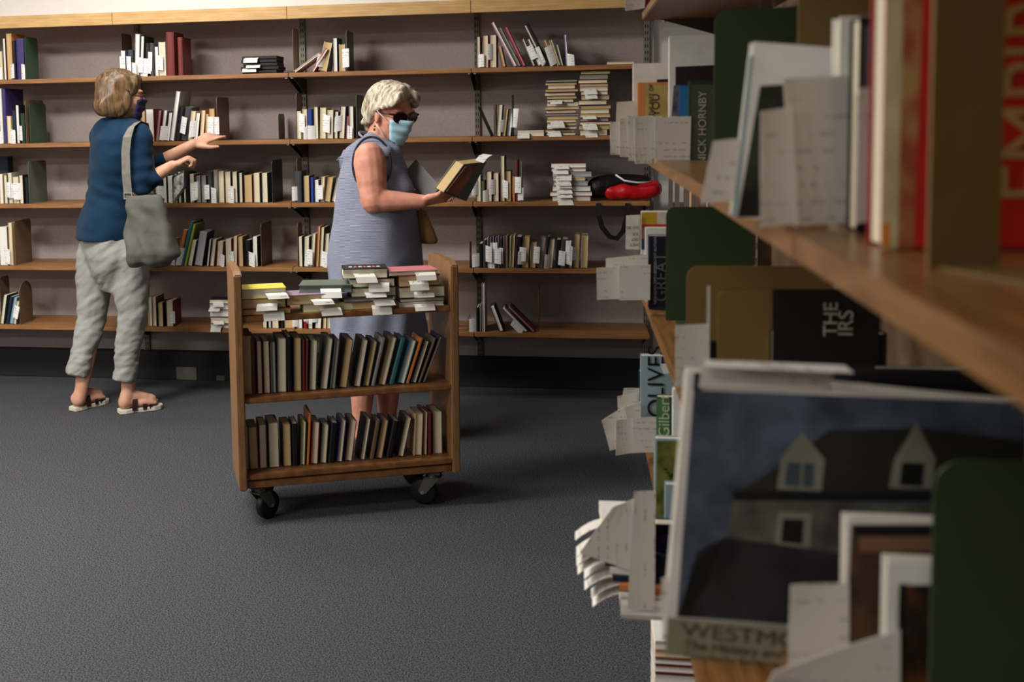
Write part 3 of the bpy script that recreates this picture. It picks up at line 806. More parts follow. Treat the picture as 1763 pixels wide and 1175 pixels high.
# third level
b=fg(1104,365,2.55,.022,.14,z2,'white','cream','white book with yellow red and blue blocks, third level of near stack',520)
for pts,c in (((1104,366,1131,386),(196,160,36)),((1131,366,1160,386),(206,204,190)),((1104,386,1160,393),(190,70,56)),((1104,393,1111,411),(192,120,110)),((1104,411,1111,430),(48,76,130)),((1104,437,1106,455),(190,60,46))):
    a,b_,c_,d_=pts; quad(b,[(a,b_),(c_,b_),(c_,d_),(a,d_)],2.549,mat('block_%d_%d'%(c[0],c[2]),c))
s=curl(b,[(1078,371),(1102,370),(1101,430),(1077,429)],2.54,mat('plain_slip',(222,218,208)),c=.002)
for t,v in(('Jun 30',398),('JUL',409),('007',418),('MET',427)): text(t,.010,facing(J(1099,v-8,2.534),180),INK,b)
b=fg(1111,393,2.50,.02,.13,z2,'white','cream','plain white book between colour-block book and dark blue one',522)
b=fg(1117,407,2.40,.03,.13,z2,'navy','cream','dark blue book lettered NEW YORK TIMES BESTSELLING AUTHOR, third level',529)
quad(b,[(1119,409),(1160,409),(1160,527),(1119,529)],2.399,mat('midnight_print',(20,22,34)))
text('NEW YORK TIMES BESTSELLING AUTHOR',.0078,facing(J(1130,524,2.397),90),mat('lav_ink',(170,172,190)),b)
text('GREAT',.036,facing(J(1148,520,2.397),90),FAINT,b,sx=.95)
curl(b,[(1043,445),(1115,438),(1115,462),(1043,462)],2.39,c=.002); curl(b,[(1027,461),(1072,459),(1070,515),(1028,516)],2.36,c=.006); curl(b,[(1066,458),(1120,456),(1119,517),(1066,517)],2.35,c=.003)
plate(1147,357,2.28,.17,z2,'bottle','bottle green bookend right of the dark blue lettered book')
plate(1183,405,1.62,.20,z2,'umber','umber bookend with rounded corner on third level, the furthest',H=.20)
b=fg(1217,490,1.42,.012,.012,z2,'black','cream','thin black book edge with white border against umber bookend',700,H=.13)
quad(b,[(1217,492),(1223,492),(1222,640),(1216,640)],1.419,mat('white_border',(200,198,186)))
curl(b,[(1163,560),(1221,558),(1221,664),(1162,666)],1.41,c=.003)
plate(1238,450,1.38,.13,z2,'umber','umber bookend left of the black book lettered THEIRS, third level',H=.20,rr=.006)
b=fg(1330,498,1.36,.02,.13,z2,'black','cream','black book lettered THE and IRS between two umber bookends',600,H=.155)
quad(b,[(1330,498),(1513,498),(1513,640),(1330,640)],1.3595,mat('near_black_print',(26,27,26)))
text('THE',.0225,facing(J(1441,580,1.358),90),PALE,b); text('IRS',.024,facing(J(1468,580,1.358),90),PALE,b)
b=fg(1513,540,1.33,.015,.10,z2,'white','cream','pale grey book right of the black THE IRS book',640,H=.12)
plate(1372,585,1.10,.22,z2,'umber','low umber bookend above the large house picture book',H=.135)
b=fg(1430,650,.90,.012,.20,z2,'black','cream','black book just behind the large house picture book',1000,H=.215)
b=fg(1143,640,.87,.018,.285,z2,'white','cream','large picture book of a stone house lettered WESTMORELAND, third level',1132,lean=4.5,H=.214,lift=.004)
WY=.8695
quad(b,[(1194,672),(1764,694),(1764,1106),(1165,1062)],WY,mat('winter_sky_print',(92,102,126),col2=(50,58,66),mscale=22,thr=(.35,.65)),'cover_photo')
DKR=mat('roof_print',(44,44,38),mott=.1); STN=mat('stone_print',(104,104,92),col2=(64,62,58),mscale=30); LT=mat('window_frame_print',(136,138,124)); BLK=mat('dark_pane_print',(18,20,20)); GRD=mat('drive_print',(46,44,50),col2=(20,20,24),mscale=20)
def art(pts,m,k): quad(b,pts,WY-.0005-k*.0001,m,'cover_photo')
art([(1270,848),(1345,800),(1430,740),(1600,738),(1762,760),(1762,850)],DKR,1)
art([(1262,862),(1700,872),(1700,1010),(1250,960)],STN,1)
art([(1262,846),(1690,850),(1690,862),(1262,862)],BLK,2)
art([(1168,1060),(1200,950),(1250,925),(1460,955),(1700,1000),(1700,1098)],GRD,3)
art([(1170,1060),(1192,975),(1240,935),(1215,1010),(1180,1062)],BLK,4)
art([(1337,842),(1345,790),(1382,745),(1420,792),(1414,846)],LT,3); art([(1350,836),(1356,796),(1402,798),(1400,840)],mat('pane_print',(70,80,88)),4); art([(1377,838),(1380,797),(1384,797),(1381,838)],LT,5)
art([(1530,840),(1540,790),(1578,728),(1610,790),(1604,842)],LT,3); art([(1548,836),(1553,796),(1592,798),(1588,838)],BLK,4)
art([(1334,940),(1340,882),(1398,884),(1394,944)],LT,3); art([(1344,934),(1348,893),(1384,895),(1381,937)],BLK,4)
quad(b,[(1150,1064),(1470,1086),(1470,1148),(1145,1128)],WY-.0002,mat('title_band',(150,146,124)))
text('WESTMORELAND',.0172,facing(J(1172,1096,WY-.0015),-2.5),mat('olive_ink',(78,74,56)),b,sx=1.25)
text('The History and Architecture',.0105,facing(J(1176,1117,WY-.0015),-2.5),mat('olive_ink',(78,74,56)),b,sx=1.1)
text('Compiled by the Historical Society',.007,facing(J(1176,1134,WY-.0015),-2.5),mat('olive_ink',(78,74,56)),b,sx=1.1)
quad(b,[(1195,642),(1209,641),(1207,672),(1193,672)],WY-.0003,mat('blue_black_print',(30,38,52)))
m=MB(); P=[J(1209,624,.868),J(1438,630,.868)]; Q=[J(1203,668,.868),J(1425,674,.868)]
rows=[[Q[0],Q[1]],[P[0],P[1]],[P[0]+Vector((0,-.010,.004)),P[1]+Vector((.004,-.012,.003))],[P[0]+Vector((.0,-.02,.001)),P[1]+Vector((.008,-.024,.0))]]
m.sheet(rows,.0005).build('paper_slip',SLIPF,b,world=True)
curl(b,[(1140,995),(1166,992),(1166,1100),(1140,1103)],.875,c=.002)
b=fg(1452,886,.80,.016,.10,z2,'white','cream','cream bordered picture book in front of the stone house book',1200,H=.130)
quad(b,[(1466,904),(1760,904),(1760,1200),(1452,1200)],.799,mat('brown_portrait_print',(104,76,52),col2=(50,36,26),mscale=20)); quad(b,[(1480,925),(1760,925),(1760,948),(1480,950)],.7985,mat('rose_print',(134,96,76)));quad(b,[(1470,904),(1640,904),(1640,922),(1470,922)],.7987,BLK)
curl(b,[(1360,1004),(1462,1005),(1462,1140),(1355,1150)],.795,SLIPF,c=.004)
b=fg(1522,982,.765,.014,.08,z2,'white','cream','small cream bordered book with dark doorway picture',1240,H=.115)
quad(b,[(1548,1008),(1760,1008),(1760,1260),(1540,1260)],.764,mat('doorway_print',(96,52,20),col2=(30,20,14),mscale=26,thr=(.45,.6)))
quad(b,[(1548,1006),(1560,1006),(1556,1260),(1540,1260)],.7635,BLK)
curl(b,[(1330,1150),(1550,1085),(1550,1210),(1300,1220)],.755,SLIPF,c=.006)
b=fg(1612,840,.745,.014,.03,z2,'teal','cream','narrow teal edged book against the nearest bottle green bookend',1250,H=.165)
plate(1621,764,.72,.12,z2,'bottle','nearest bottle green bookend at the photo\'s lower right corner',H=.20)
# fourth level
b=fg(1100,640,2.56,.02,.12,z3,'navy','cream','dark blue book just behind the OLIVES book',790)
curl(b,[(1074,667),(1101,669),(1101,702),(1070,700)],2.55); curl(b,[(1063,681),(1098,678),(1098,712),(1064,712)],2.53)
b=fg(1103,613,2.48,.022,.14,z3,'paleblue','cream','pale blue book with hand lettered OLIVES, fourth level',790)
text('OLIVES',.050,facing(J(1142,720,2.477),90),mat('black_brush',(14,14,14)),b,sx=1.05)
curl(b,[(1064,704),(1103,692),(1103,722),(1066,722)],2.46); curl(b,[(1036,722),(1075,701),(1090,768),(1050,773)],2.40,c=.012)
curl(b,[(1060,722),(1098,720),(1098,780),(1060,782)],2.37); curl(b,[(1090,720),(1131,718),(1131,779),(1090,780)],2.36,c=.002)
quad(b,[(1136,627),(1165,626),(1165,642),(1142,644)],2.35,SLIP,'paper_slip')
b=fg(1131,684,2.20,.022,.13,z3,'green','cream','green book lettered Gilbert between OLIVES and olive landscape cover',800)
quad(b,[(1131,687),(1153,687),(1153,850),(1131,850)],2.199,mat('leaf_green_print',(82,128,76)))
text('Gilbert',.030,facing(J(1152,754,2.197),90),mat('mint_ink',(190,214,180)),b)
b=fg(1158,735,2.05,.02,.12,z3,'white','white','white paged book top behind the olive landscape cover',850,H=.235)
b=fg(1127,756,1.92,.022,.16,z3,'paleblue','cream','book with olive green landscape cover above the purple one',950)
quad(b,[(1131,760),(1300,760),(1300,945),(1128,945)],1.919,mat('olive_landscape_print',(118,122,50),col2=(50,56,24),mscale=22,thr=(.4,.6)),'cover_photo')
for k,(x,y) in enumerate(((1142,806),(1146,812),(1150,818),(1154,816),(1158,824),(1162,822))): quad(b,[(x,y),(x+6,y+2),(x+7,y+5),(x+1,y+3)],1.918,INK,'lettering')
b=fg(1145,835,1.80,.018,.13,z3,'paleblue','cream','small pale blue book in front of the olive landscape cover',980)
b=fg(1127,904,1.70,.03,.12,z3,'purple','cream','small purple book with black top band, fourth level',1050)
quad(b,[(1127,904),(1190,904),(1190,920),(1127,920)],1.699,mat('black_band',(22,20,26))); quad(b,[(1127,920),(1132,920),(1132,1052),(1127,1052)],1.699,mat('black_band',(22,20,26)))
text('A NOVEL OF THE SEA',.0085,facing(J(1144,1042,1.697),90),mat('lilac_ink',(150,140,190)),b)
# pile of paperbacks on the fourth level, seen past the slips
zz=z3+.0006
for i,(u0,cov,T,sl,ln) in enumerate(((1070,'white',.030,0,0),(1068,'white',.010,1,2),(1066,'orange',.014,1,-3),(1054,'navy',.010,2,3),(1050,'white',.012,0,-2),(1042,'maroon',.010,2,3),(1040,'grey',.014,2,-4),(1040,'white',.012,1,2),(1041,'cream',.010,0,-3),(1038,'white',.016,1,2))):
    a=J(u0,1000,1.60); yw=math.radians(ln)
    M=Matrix.Translation((a.x,1.60,zz))@Matrix.Rotation(yw,4,'Z')@Matrix.Rotation(-math.pi/2,4,'Y')
    M=Matrix.Translation((a.x,1.60,zz))@Matrix.Rotation(yw,4,'Z')@Matrix(((0,0,1,0),(0,1,0,0),(-1,0,0,0),(0,0,0,1)))@Matrix.Translation((-T,0,0))
    r=thing('paperback','%s paperback lying flat, %s from bottom, overhanging pile left of purple book'%(cov,ORD[i]),'book',group='flat paperbacks in the near stack',M=M)
    book_parts(r,T,.098,.17 if i<4 else .062+.003*(i%3),cov,'cream',True,None,True)
    for q in range(sl):
        x=a.x; y=1.60+.02+q*.03; rows=[]
        for k in range(6):
            s=k/5; rows.append([Vector((x+.01-.05*s,y+w_,zz+T*.6-.024*s*s+.004*q)) for w_ in(-.012,.022)])
        MB().sheet(rows).build('paper_slip',SLIPF,r,world=True)
    zz+=T+.0006
b2=r
curl(b2,[(1055,872),(1128,846),(1128,1000),(998,950)],1.592,SLIPF,c=.004)
curl(b2,[(1092,846),(1129,846),(1127,1052),(1080,1048)],1.585,SLIPF,c=.002)
# lowest level: pile of thin books at the bottom edge
zz=z4+.0006; yb=1.9
for i,(cov,pg,T) in enumerate((('navy','white',.03),('maroon','cream',.03),('navy','white',.022),('red','white',.014),('navy','white',.012),('orange','cream',.014),('white','white',.016))):
    M=Matrix.Translation((J(1128,1160,yb).x,yb,zz))@Matrix(((0,0,1,0),(0,1,0,0),(-1,0,0,0),(0,0,0,1)))@Matrix.Translation((-T,0,0))
    r=thing('book','%s book lying flat, %s from bottom, lowest level of near stack'%(cov,ORD[i]),'book',group='flat books on the lowest level of the near stack',M=M)
    book_parts(r,T,.11,.06+.004*i,cov,pg,False,None,True); zz+=T+.0006
# range beyond the stack
r=thing('low_bookcase','dark red-brown bookcase with bright steel posts beyond near stack','bookcase',(.47,3.3,0))
RBW=wood('red_brown_wood',(94,50,36),(64,32,26),(3,3,20))
MB().box(.03,0,.0,.26,2.1,.03).box(.24,0,.03,.26,2.1,1.22).build('carcass',RBW,r)
for k,z in enumerate((.35,.65,.95,1.22)): MB().box(.0,0,z,.26,2.1,z+.02).build('shelf',RBW,r)
for k,y in enumerate((.02,.55,.75,1.05,1.35,1.75,2.08)): MB().box(-.02,y-.008,0,-.001,y+.008,1.62).build('post',SILVER,r)
for k in range(22):
    y=3.36+k*.085; h=.17+.05*((k*7)%5)/5; c=['maroon','brown','black','maroon','tan','red','navy'][k%7]
    M=Matrix.Translation((.50,y+.05,.9705))@Matrix.Rotation(-math.pi/2,4,'Z')
    q=thing('book','%s book, %s from near end in red-brown bookcase beyond stack'%(c,ORD[k]),'book',group='books in the bookcase beyond the stack',M=M)
    book_parts(q,.045,.13,h,c,'cream',True,None)
q=thing('book','gold patterned book lying on top of the red-brown bookcase','book',(.50,4.1,1.2405)); 
MB().box(0,0,0,.16,.22,.03).build('cover',mat('gold_pattern',(190,150,80),col2=(110,56,30),mscale=60,thr=(.45,.55)),q,bevel=.001); MB().box(-.001,.004,.004,.15,.216,.026).build('page_block',pmat('cream'),q)
# ---------------------------------------------------------------- people
def skinmat(name,c,c2): 
    m=mat(name,c,rough=.55,spec=.35,mscale=26,col2=c2,bump=.12,bscale=90,thr=(.3,.7)); b=m.node_tree.nodes['Principled BSDF']
    b.inputs['Subsurface Weight'].default_value=.12; b.inputs['Subsurface Radius'].default_value=(.012,.004,.002); return m
SK1=skinmat('skin_fair',(206,160,136),(188,138,114)); SK2=skinmat('skin_ruddy',(210,154,132),(192,126,106))
def frame(az,pitch=0,roll=0):
    Fv=Vector((math.cos(az)*math.cos(pitch),math.sin(az)*math.cos(pitch),math.sin(pitch)))
    Rv=Fv.cross(Vector((0,0,1))).normalized(); Uv=Rv.cross(Fv).normalized()
    if roll: q=Matrix.Rotation(roll,3,Fv); Rv=q@Rv; Uv=q@Uv
    return Fv,Rv,Uv
def cols(a,b,c): return Matrix((a,b,c)).transposed()
def hand(m,w,d,n,s,curl,spread=.12,k=1.,thumb=(.55,.35),flen=None):
    # w wrist, d towards the knuckles, n out of the palm, s towards the thumb
    d=d.normalized(); n=(n-d*n.dot(d)).normalized(); s=(s-d*s.dot(d)-n*s.dot(n)).normalized()
    offs=(.027,.009,-.009,-.026); L=flen or (.070,.078,.073,.058); kn=(.086,.090,.086,.078)
    for i in range(4):
        K=w+(d*kn[i]+s*offs[i])*k
        m.cone(w+(d*.012+s*offs[i]*.55)*k,K,.0135*k,.0112*k,10)
        m.cone(w+(d*.03+s*offs[i]*.7+n*.004)*k,K-d*.012*k,.0135*k,.010*k,10)
        q=(d+s*(offs[i]/.027)*spread).normalized(); p=K; a=0
        c=curl[i] if isinstance(curl[i],tuple) else (curl[i],)*3
        rr=(.0098,.0088,.0080,.0068)
        for j,fr in enumerate((.44,.31,.25)):
            a+=c[j]; dd=(q*math.cos(a)+n*math.sin(a)); e=p+dd*L[i]*fr*k; m.cone(p,e,rr[j]*k,rr[j+1]*k,10); p=e
    a=w+(d*.018+s*.022+n*.004)*k; sp,cl=thumb
    t1=(d*math.cos(sp)+s*math.sin(sp)+n*cl*.6).normalized(); b=a+t1*.040*k; m.cone(a,b,.0155*k,.0125*k,10); m.cone(w+d*.03*k,b,.014*k,.011*k,10)
    t2=(d*math.cos(sp*.75)+s*math.sin(sp*.75)+n*cl).normalized(); c_=b+t2*.032*k; m.cone(b,c_,.0118*k,.0105*k,10)
    t3=(d*math.cos(sp*.5)+s*math.sin(sp*.5)+n*cl*1.3).normalized(); m.cone(c_,c_+t3*.026*k,.0102*k,.0082*k,10)
def head(m,H,Fv,Rv,Uv,k=1.):
    M=cols(Fv,Rv,Uv); P=lambda f,r,u: H+(Fv*f+Rv*r+Uv*u)*k
    m.ell(P(-.012,0,.022),(.094*k,.074*k,.090*k),M); m.ell(P(.025,0,-.015),(.068*k,.062*k,.085*k),M)
    m.ell(P(.042,0,-.070),(.040*k,.042*k,.034*k),M)                       # jaw and chin
    m.cone(P(.070,0,.02),P(.103,0,-.022),.010*k,.0135*k,10); 
    for s in(-1,1):
        m.ell(P(.099,s*.011,-.027),(.010*k,.009*k,.008*k),M,12)           # nostrils
        m.ell(P(.050,s*.040,-.02),(.030*k,.024*k,.026*k),M,14)           # cheeks
        m.ell(P(.073,s*.032,.030),(.016*k,.026*k,.008*k),M,12)           # brow
        m.ell(P(-.008,s*.076,-.008),(.017*k,.008*k,.030*k),M,12); m.ell(P(-.003,s*.078,-.032),(.010*k,.007*k,.012*k),M,10)  # ears
    m.ell(P(.088,0,-.050),(.012*k,.024*k,.006*k),M,12); m.ell(P(.086,0,-.060),(.011*k,.021*k,.006*k),M,12)  # lips
    return P,M
def foot(m,heel,dirv,L=.235,z0=.012,w=.040):
    d=dirv.normalized(); s=Vector((-d.y,d.x,0)); b=Vector((heel.x,heel.y,z0))
    m.ell(b+d*.030+Vector((0,0,.032)),(.034,.030,.034)); m.cone(b+d*.03+Vector((0,0,.03)),b+d*.12+Vector((0,0,.030)),.030,.028)
    m.cone(b+d*.07+Vector((0,0,.055)),b+d*.16+Vector((0,0,.026)),.028,.024)
    for o in(-.022,0,.022): m.cone(b+d*.10+s*o*.8+Vector((0,0,.020)),b+d*(L-.055)+s*o+Vector((0,0,.018)),.020,.018)
    for i,o in enumerate((-.031,-.016,-.002,.011,.023)): m.cone(b+d*(L-.06)+s*o+Vector((0,0,.016)),b+d*(L-.012-.007*abs(i-3.4))+s*o*1.05+Vector((0,0,.013)),.011,.009,10)
def wrinkle(amp,sc,str_=(1,1,1)):
    return lambda p:(noise.noise(Vector((p.x*sc*str_[0],p.y*sc*str_[1],p.z*sc*str_[2])))+.5*noise.noise(Vector((p.x*sc*2.1*str_[0]+7,p.y*sc*2.1*str_[1],p.z*sc*2.1*str_[2]))))*amp
def hairmat(name,a,b,sc=(1,1,.12),n=70):
    return mat(name,a,rough=.42,spec=.5,mscale=n,col2=b,stretch=sc,bump=.6,bscale=180,thr=(.35,.65))
# ---- woman in the navy top, seen from behind
w1r=JZ(190,704,0); W1=thing('person','woman with a brown bob in navy top and light grey trousers reaching toward shelf','person',(w1r.x,w1r.y,0))
Y1=w1r.y
az=math.radians(38); F1,R1,U1=frame(az)
def q1(u,v,dy=0): return J(u,v,Y1+dy)
def gnd(u,v,z=0.): return JZ(u,v,z)
hipc=q1(194,430); shc=q1(203,228); 
heelR=gnd(205,702,.03); heelL=gnd(125,698,.03); fd=Vector((math.cos(az),math.sin(az),0))
kneeR=q1(228,545,-.05); kneeL=q1(158,548,.03); hipR=q1(222,440,-.05); hipL=q1(168,440,.05)
ankR=Vector((heelR.x+.035,heelR.y+.03,.10)); ankL=Vector((heelL.x+.035,heelL.y+.03,.10))
sR=q1(240,236,-.13); sL=q1(173,236,.10); eR=q1(243,318,-.16); wR=q1(297,285,-.06); eL=q1(258,290,.16); wL=q1(333,248,.17)
m=MB()
m.loft([(q1(198,470),.14,.10),(q1(194,430),.17,.125),(q1(198,385),.155,.115),(q1(202,330),.132,.10),(q1(203,280),.15,.105),(q1(203,245),.165,.10),(q1(204,222),.13,.075),(q1(205,208),.06,.055)],R1,F1)
m.cone(q1(205,215),q1(209,180),.054,.050)
Hd1=q1(213,166); G1=frame(math.radians(28),math.radians(-6)); P1,M1=head(m,Hd1,*G1,k=.98)
for a,b,c in((sR,eR,wR),(sL,eL,wL)): m.cone(a,b,.046,.040); m.cone(b,b.lerp(c,.35),.040,.036); m.cone(b.lerp(c,.35),c,.036,.025)
for a,b,c in((hipR,kneeR,ankR),(hipL,kneeL,ankL)): m.cone(a,b,.078,.052); m.cone(b,b.lerp(c,.35),.050,.050); m.cone(b.lerp(c,.35),c,.050,.032)
foot(m,Vector((heelR.x,heelR.y,0)),fd,.205,.024); foot(m,Vector((heelL.x,heelL.y,0)),Vector((math.cos(1.12),math.sin(1.12),0)),.205,.024)
m.cone(ankR,Vector((heelR.x,heelR.y,.05))+fd*.03,.033,.034); m.cone(ankL,Vector((heelL.x,heelL.y,.05))+fd*.03,.033,.034)
dR=(q1(316,276,-.04)-wR); hand(m,wR,dR,Vector((.25,.2,-1)),Vector((-.2,.9,-.3)),[(.9,1.2,.9)]*4,0,.95,(.5,.9))
dL=(q1(356,238,.2)-wL); hand(m,wL,dL,Vector((.3,.8,-.55)),Vector((.35,-.1,-1)),[(-.1,.12,.1),(.25,.3,.2),(.45,.4,.3),(.6,.5,.3)],.22,1.0,(.75,.1))
organic('body',m,SK1,W1,.0055,3)
# shirt
SHIRT=mat('navy_teal_jersey',(20,48,72),rough=.9,spec=.1,mott=.1,mscale=9,bump=.25,bscale=900,sheen=.05)
m=MB()
m.loft([(q1(183,411,.0),.192,.140),(q1(186,385),.187,.137),(q1(191,352),.165,.123),(q1(194,335),.155,.116),(q1(197,305),.160,.118),(q1(201,265),.172,.122),(q1(203,240),.172,.115),(q1(205,222),.145,.092),(q1(206,207),.088,.070),(q1(206,202),.070,.062)],R1,F1,36)
m.cone(sR,eR,.064,.058); m.cone(eR,eR.lerp(wR,.30),.058,.052); m.cone(sL,eL,.056,.052); m.cone(eL,eL.lerp(wL,.28),.052,.046); m.cone(sR,q1(222,226),.062,.07);m.cone(sL,q1(185,226),.060,.07)
def fold1(p):
    d=(p-eR).length; return wrinkle(.006,8,(1,1,1.6))(p)+.005*math.sin(p.z*85+p.x*30)*max(0,1-abs(p.z-1.06)/.09)+.005*math.sin((p-sR).dot((eR-sR).normalized())*95+3*noise.noise(p*8))*max(0,1-d/.22)
organic('navy_top',m,SHIRT,W1,.008,6,fold1)
# trousers
TRO=mat('grey_cotton',(152,152,147),rough=.9,spec=.1,mott=.06,mscale=14,bump=.35,bscale=40,bdist=.006)
m=MB()
hemR=ankR+Vector((-.01,-.01,.075)); hemL=ankL+Vector((-.015,-.01,.085))
m.loft([(q1(200,500),.085,.07),(q1(199,478),.13,.105),(q1(198,460),.16,.125),(q1(196,440),.178,.137),(q1(192,408),.178,.130),(q1(192,396),.165,.12)],R1,F1,32)
for a,b,c in((hipR,kneeR,hemR),(hipL,kneeL,hemL)):
    m.cone(a,a.lerp(b,.5),.104,.088); m.cone(a.lerp(b,.5),b,.088,.073); m.cone(b,b.lerp(c,.5),.073,.062)
    d=(c-b).normalized(); ax1=d.orthogonal().normalized(); ax2=d.cross(ax1)
    rs=[]
    for t,r_ in((.0,.070),(.3,.066),(.6,.061),(.85,.057),(1.0,.056),(1.06,.058)):
        rs.append([b.lerp(c,t)+(ax1*math.cos(q)+ax2*math.sin(q))*r_ for q in [2*math.pi*i/20 for i in range(20)]])
    m.rings(rs)
def foldp(p):
    low=max(0,1-abs(p.z-.28)/.25); 
    w=Vector((p.x+p.z*.6,p.y,p.z-p.x*.7)); return wrinkle(.008,7,(1,1,1.7))(w)+wrinkle(.003,20,(1,1,2.6))(w)*low+.0012*math.sin(p.z*190+5*noise.noise(p*12))*low+wrinkle(.004,15,(.6,.6,2))(w)
organic('grey_trousers',m,TRO,W1,.008,8,foldp)
# sandals
SOLE=mat('white_sole',(214,208,192),rough=.6); STRAP=mat('dark_strap',(48,26,26),rough=.5)
def sandal(heel,d,par,L=.24):
    K=.9
    d=d.normalized(); s=Vector((-d.y,d.x,0)); out=[]
    prof=[(-.004,.026),(.03,.034),(.08,.033),(.13,.038),(.18,.044),(.215,.036),(.236,.014)]
    pts=[(d*a*K+s*b) for a,b in prof]+[(d*a*K-s*b) for a,b in prof[::-1]]
    b0=Vector((heel.x,heel.y,0)); o=MB().prism([((b0+p).x,(b0+p).y) for p in pts],.001,.021).build('sandal',SOLE,par,world=True,bevel=.002)
    for a,lift,w_ in((.085,.066,.012),(.135,.052,.009),(.165,.044,.007)):
        rows=[]
        for i in range(11):
            t=math.pi*i/10; p=b0+d*(a+.02*math.cos(t))+s*.042*math.cos(t)+Vector((0,0,.014+lift*math.sin(t)**.8)); rows.append([p-d*w_,p+d*w_])
        MB().sheet(rows,.003).build('sandal_strap',STRAP,par,world=True)
for h_,dd in((heelR,fd),(heelL,Vector((math.cos(1.12),math.sin(1.12),0)))): sandal(h_,dd,W1)
# bob hair
H1=hairmat('brown_blond_hair',(118,90,58),(50,37,25),(1,1,.08),90)
m=MB(); 
m.ell(P1(-.030,0,.045),(.108,.092,.088),M1); m.ell(P1(-.050,0,-.005),(.088,.096,.095),M1)
for s in(-1,1):
    for (f,u,r) in((-.055,-.062,.046),(-.015,-.055,.036),(-.09,-.058,.040)): m.ell(P1(f,s*.062,u),(r,.032,.05),M1)
    m.ell(P1(.010,s*.074,-.02),(.022,.018,.065),M1)
    m.cone(P1(.045,s*.045,.09),P1(.030,s*.078,.02),.024,.014)
m.ell(P1(-.095,0,-.055),(.045,.075,.05),M1); m.cone(P1(.058,-.03,.092),P1(.062,.035,.086),.020,.018)
organic('bob_hair',m,H1,W1,.007,14,lambda p:.0022*math.sin((p-Hd1).dot(G1[1])*160+8*noise.noise(p*14)))
# glasses, mask, ear clip
DK=mat('tortoise_frame',(50,26,26),rough=.3)
m=MB(); m.tube([P1(-.01,.083,.004),P1(.05,.074,.006),P1(.088,.062,.004)],.0022,6)
for s in(-1,1): m.tube([P1(.094-.010*abs(math.cos(t)),s*(.032+.026*math.cos(t)),-.002+.018*math.sin(t)) for t in [2*math.pi*i/16 for i in range(17)]],.0022,6)
m.tube([P1(.102,-.008,.002),P1(.104,0,.004),P1(.102,.008,.002)],.002,6); m.tube([P1(-.01,-.083,.004),P1(.05,-.074,.006),P1(.088,-.062,.004)],.0022,6)
m.build('glasses',DK,W1,smooth=True,world=True)
def mask(P,parent,m_,name,az_=1.15,k=1.,bl=.028):
    rows=[]
    for i in range(13):
        a=-az_+2*az_*i/12; col=[]
        for j in range(13):
            e=j/12; u=-.014-.080*e+.012*math.cos(a*1.2)*(1-e)-.024*e*max(0,math.cos(a*1.3))
            bulge=bl*math.exp(-(a/.42)**2)*math.exp(-((e-.12)/.45)**2)+.004*math.sin(e*math.pi*6)*(abs(a)<1.0)
            f=(.088-.016*e**2+bulge)*math.cos(a)**.6 if abs(a)<1.5 else 0
            r=(.074-.026*e**1.4)*math.sin(a)
            col.append(P(f*k+.008,r*k,u*k))
        rows.append(col)
    return MB().sheet(rows,.0012).build(name,m_,parent,smooth=True,world=True)
mask(P1,W1,mat('navy_cloth_mask',(46,42,84),rough=.9),'face_mask',1.2,1.02,.014)
MB().tube([P1(.0,.088,.035),P1(.015,.087,.022),P1(.02,.087,.005)],.004,8).build('hair_clip',mat('dark_clip',(30,24,24),rough=.3),W1,smooth=True,world=True)
# tote bag (hangs from the shoulder: its own thing)
TOTE=mat('grey_canvas',(92,92,86),rough=.8,mott=.15,mscale=7,bump=.4,bscale=30,bdist=.006)
tb=q1(255,400,-.24); TT=thing('tote_bag','grey slouchy tote bag hanging from the shoulder of the bobbed woman','bag',tuple(tb))
TY=-.235
m=MB()
def trow(uL,uR,v,dp): a=q1(uL,v,TY); b=q1(uR,v,TY); return ((a+b)/2,(b-a).length/2,dp)
m.loft([trow(222,288,458,.045),trow(217,300,449,.066),trow(216,306,435,.072),trow(217,301,415,.066),trow(218,291,380,.055),trow(219,284,355,.045),trow(220,280,340,.034),trow(222,276,336,.022)],Vector((.97,.1,0)).normalized(),Vector((-.1,.97,0)).normalized(),32,lambda a,t:.05*math.sin(3*t+a*.7))
organic('bag_body',m,TOTE,TT,.007,3,lambda p:.007*math.sin((p.x*60)+(p.z-1)*25+3*noise.noise(p*9))*max(0,min(1,(1.06-p.z)/.08))+wrinkle(.005,12)(p))
sp=[q1(221,342,-.245),q1(217,300,-.25),q1(216,262,-.245),q1(219,236,-.235),q1(226,219,-.20),q1(237,210,-.14),q1(250,214,-.04),q1(258,235,.03),q1(264,290,.03),q1(266,330,-.08),q1(262,345,-.18)]
rows=[]
for i,p in enumerate(sp):
    wv=Vector((1,.25,0)).normalized()*.019 if i<4 else (Vector((.9,-.2,.2)).normalized()*.019 if i<7 else Vector((.2,1,0)).normalized()*.012)
    rows.append([p-wv,p,p+wv])
MB().sheet(rows,.003).build('shoulder_strap',mat('strap_grey',(122,120,112),rough=.8),TT,world=True)
m=MB(); c0=q1(221,337,-.25)
m.box(c0.x-.021,c0.y-.006,c0.z-.016,c0.x+.021,c0.y,c0.z-.010).box(c0.x-.021,c0.y-.006,c0.z+.010,c0.x+.021,c0.y,c0.z+.016).box(c0.x-.021,c0.y-.006,c0.z-.010,c0.x-.016,c0.y,c0.z+.010).box(c0.x+.016,c0.y-.006,c0.z-.010,c0.x+.021,c0.y,c0.z+.010).build('buckle',SILVER,TT,world=True)
m=MB(); c0=q1(263,334,-.2); m.cone(c0,q1(270,346,-.2),.014,.02).box(c0.x-.016,c0.y-.02,c0.z-.006,c0.x+.016,c0.y-.01,c0.z+.004).build('strap_clip',BLACKP,TT,world=True)
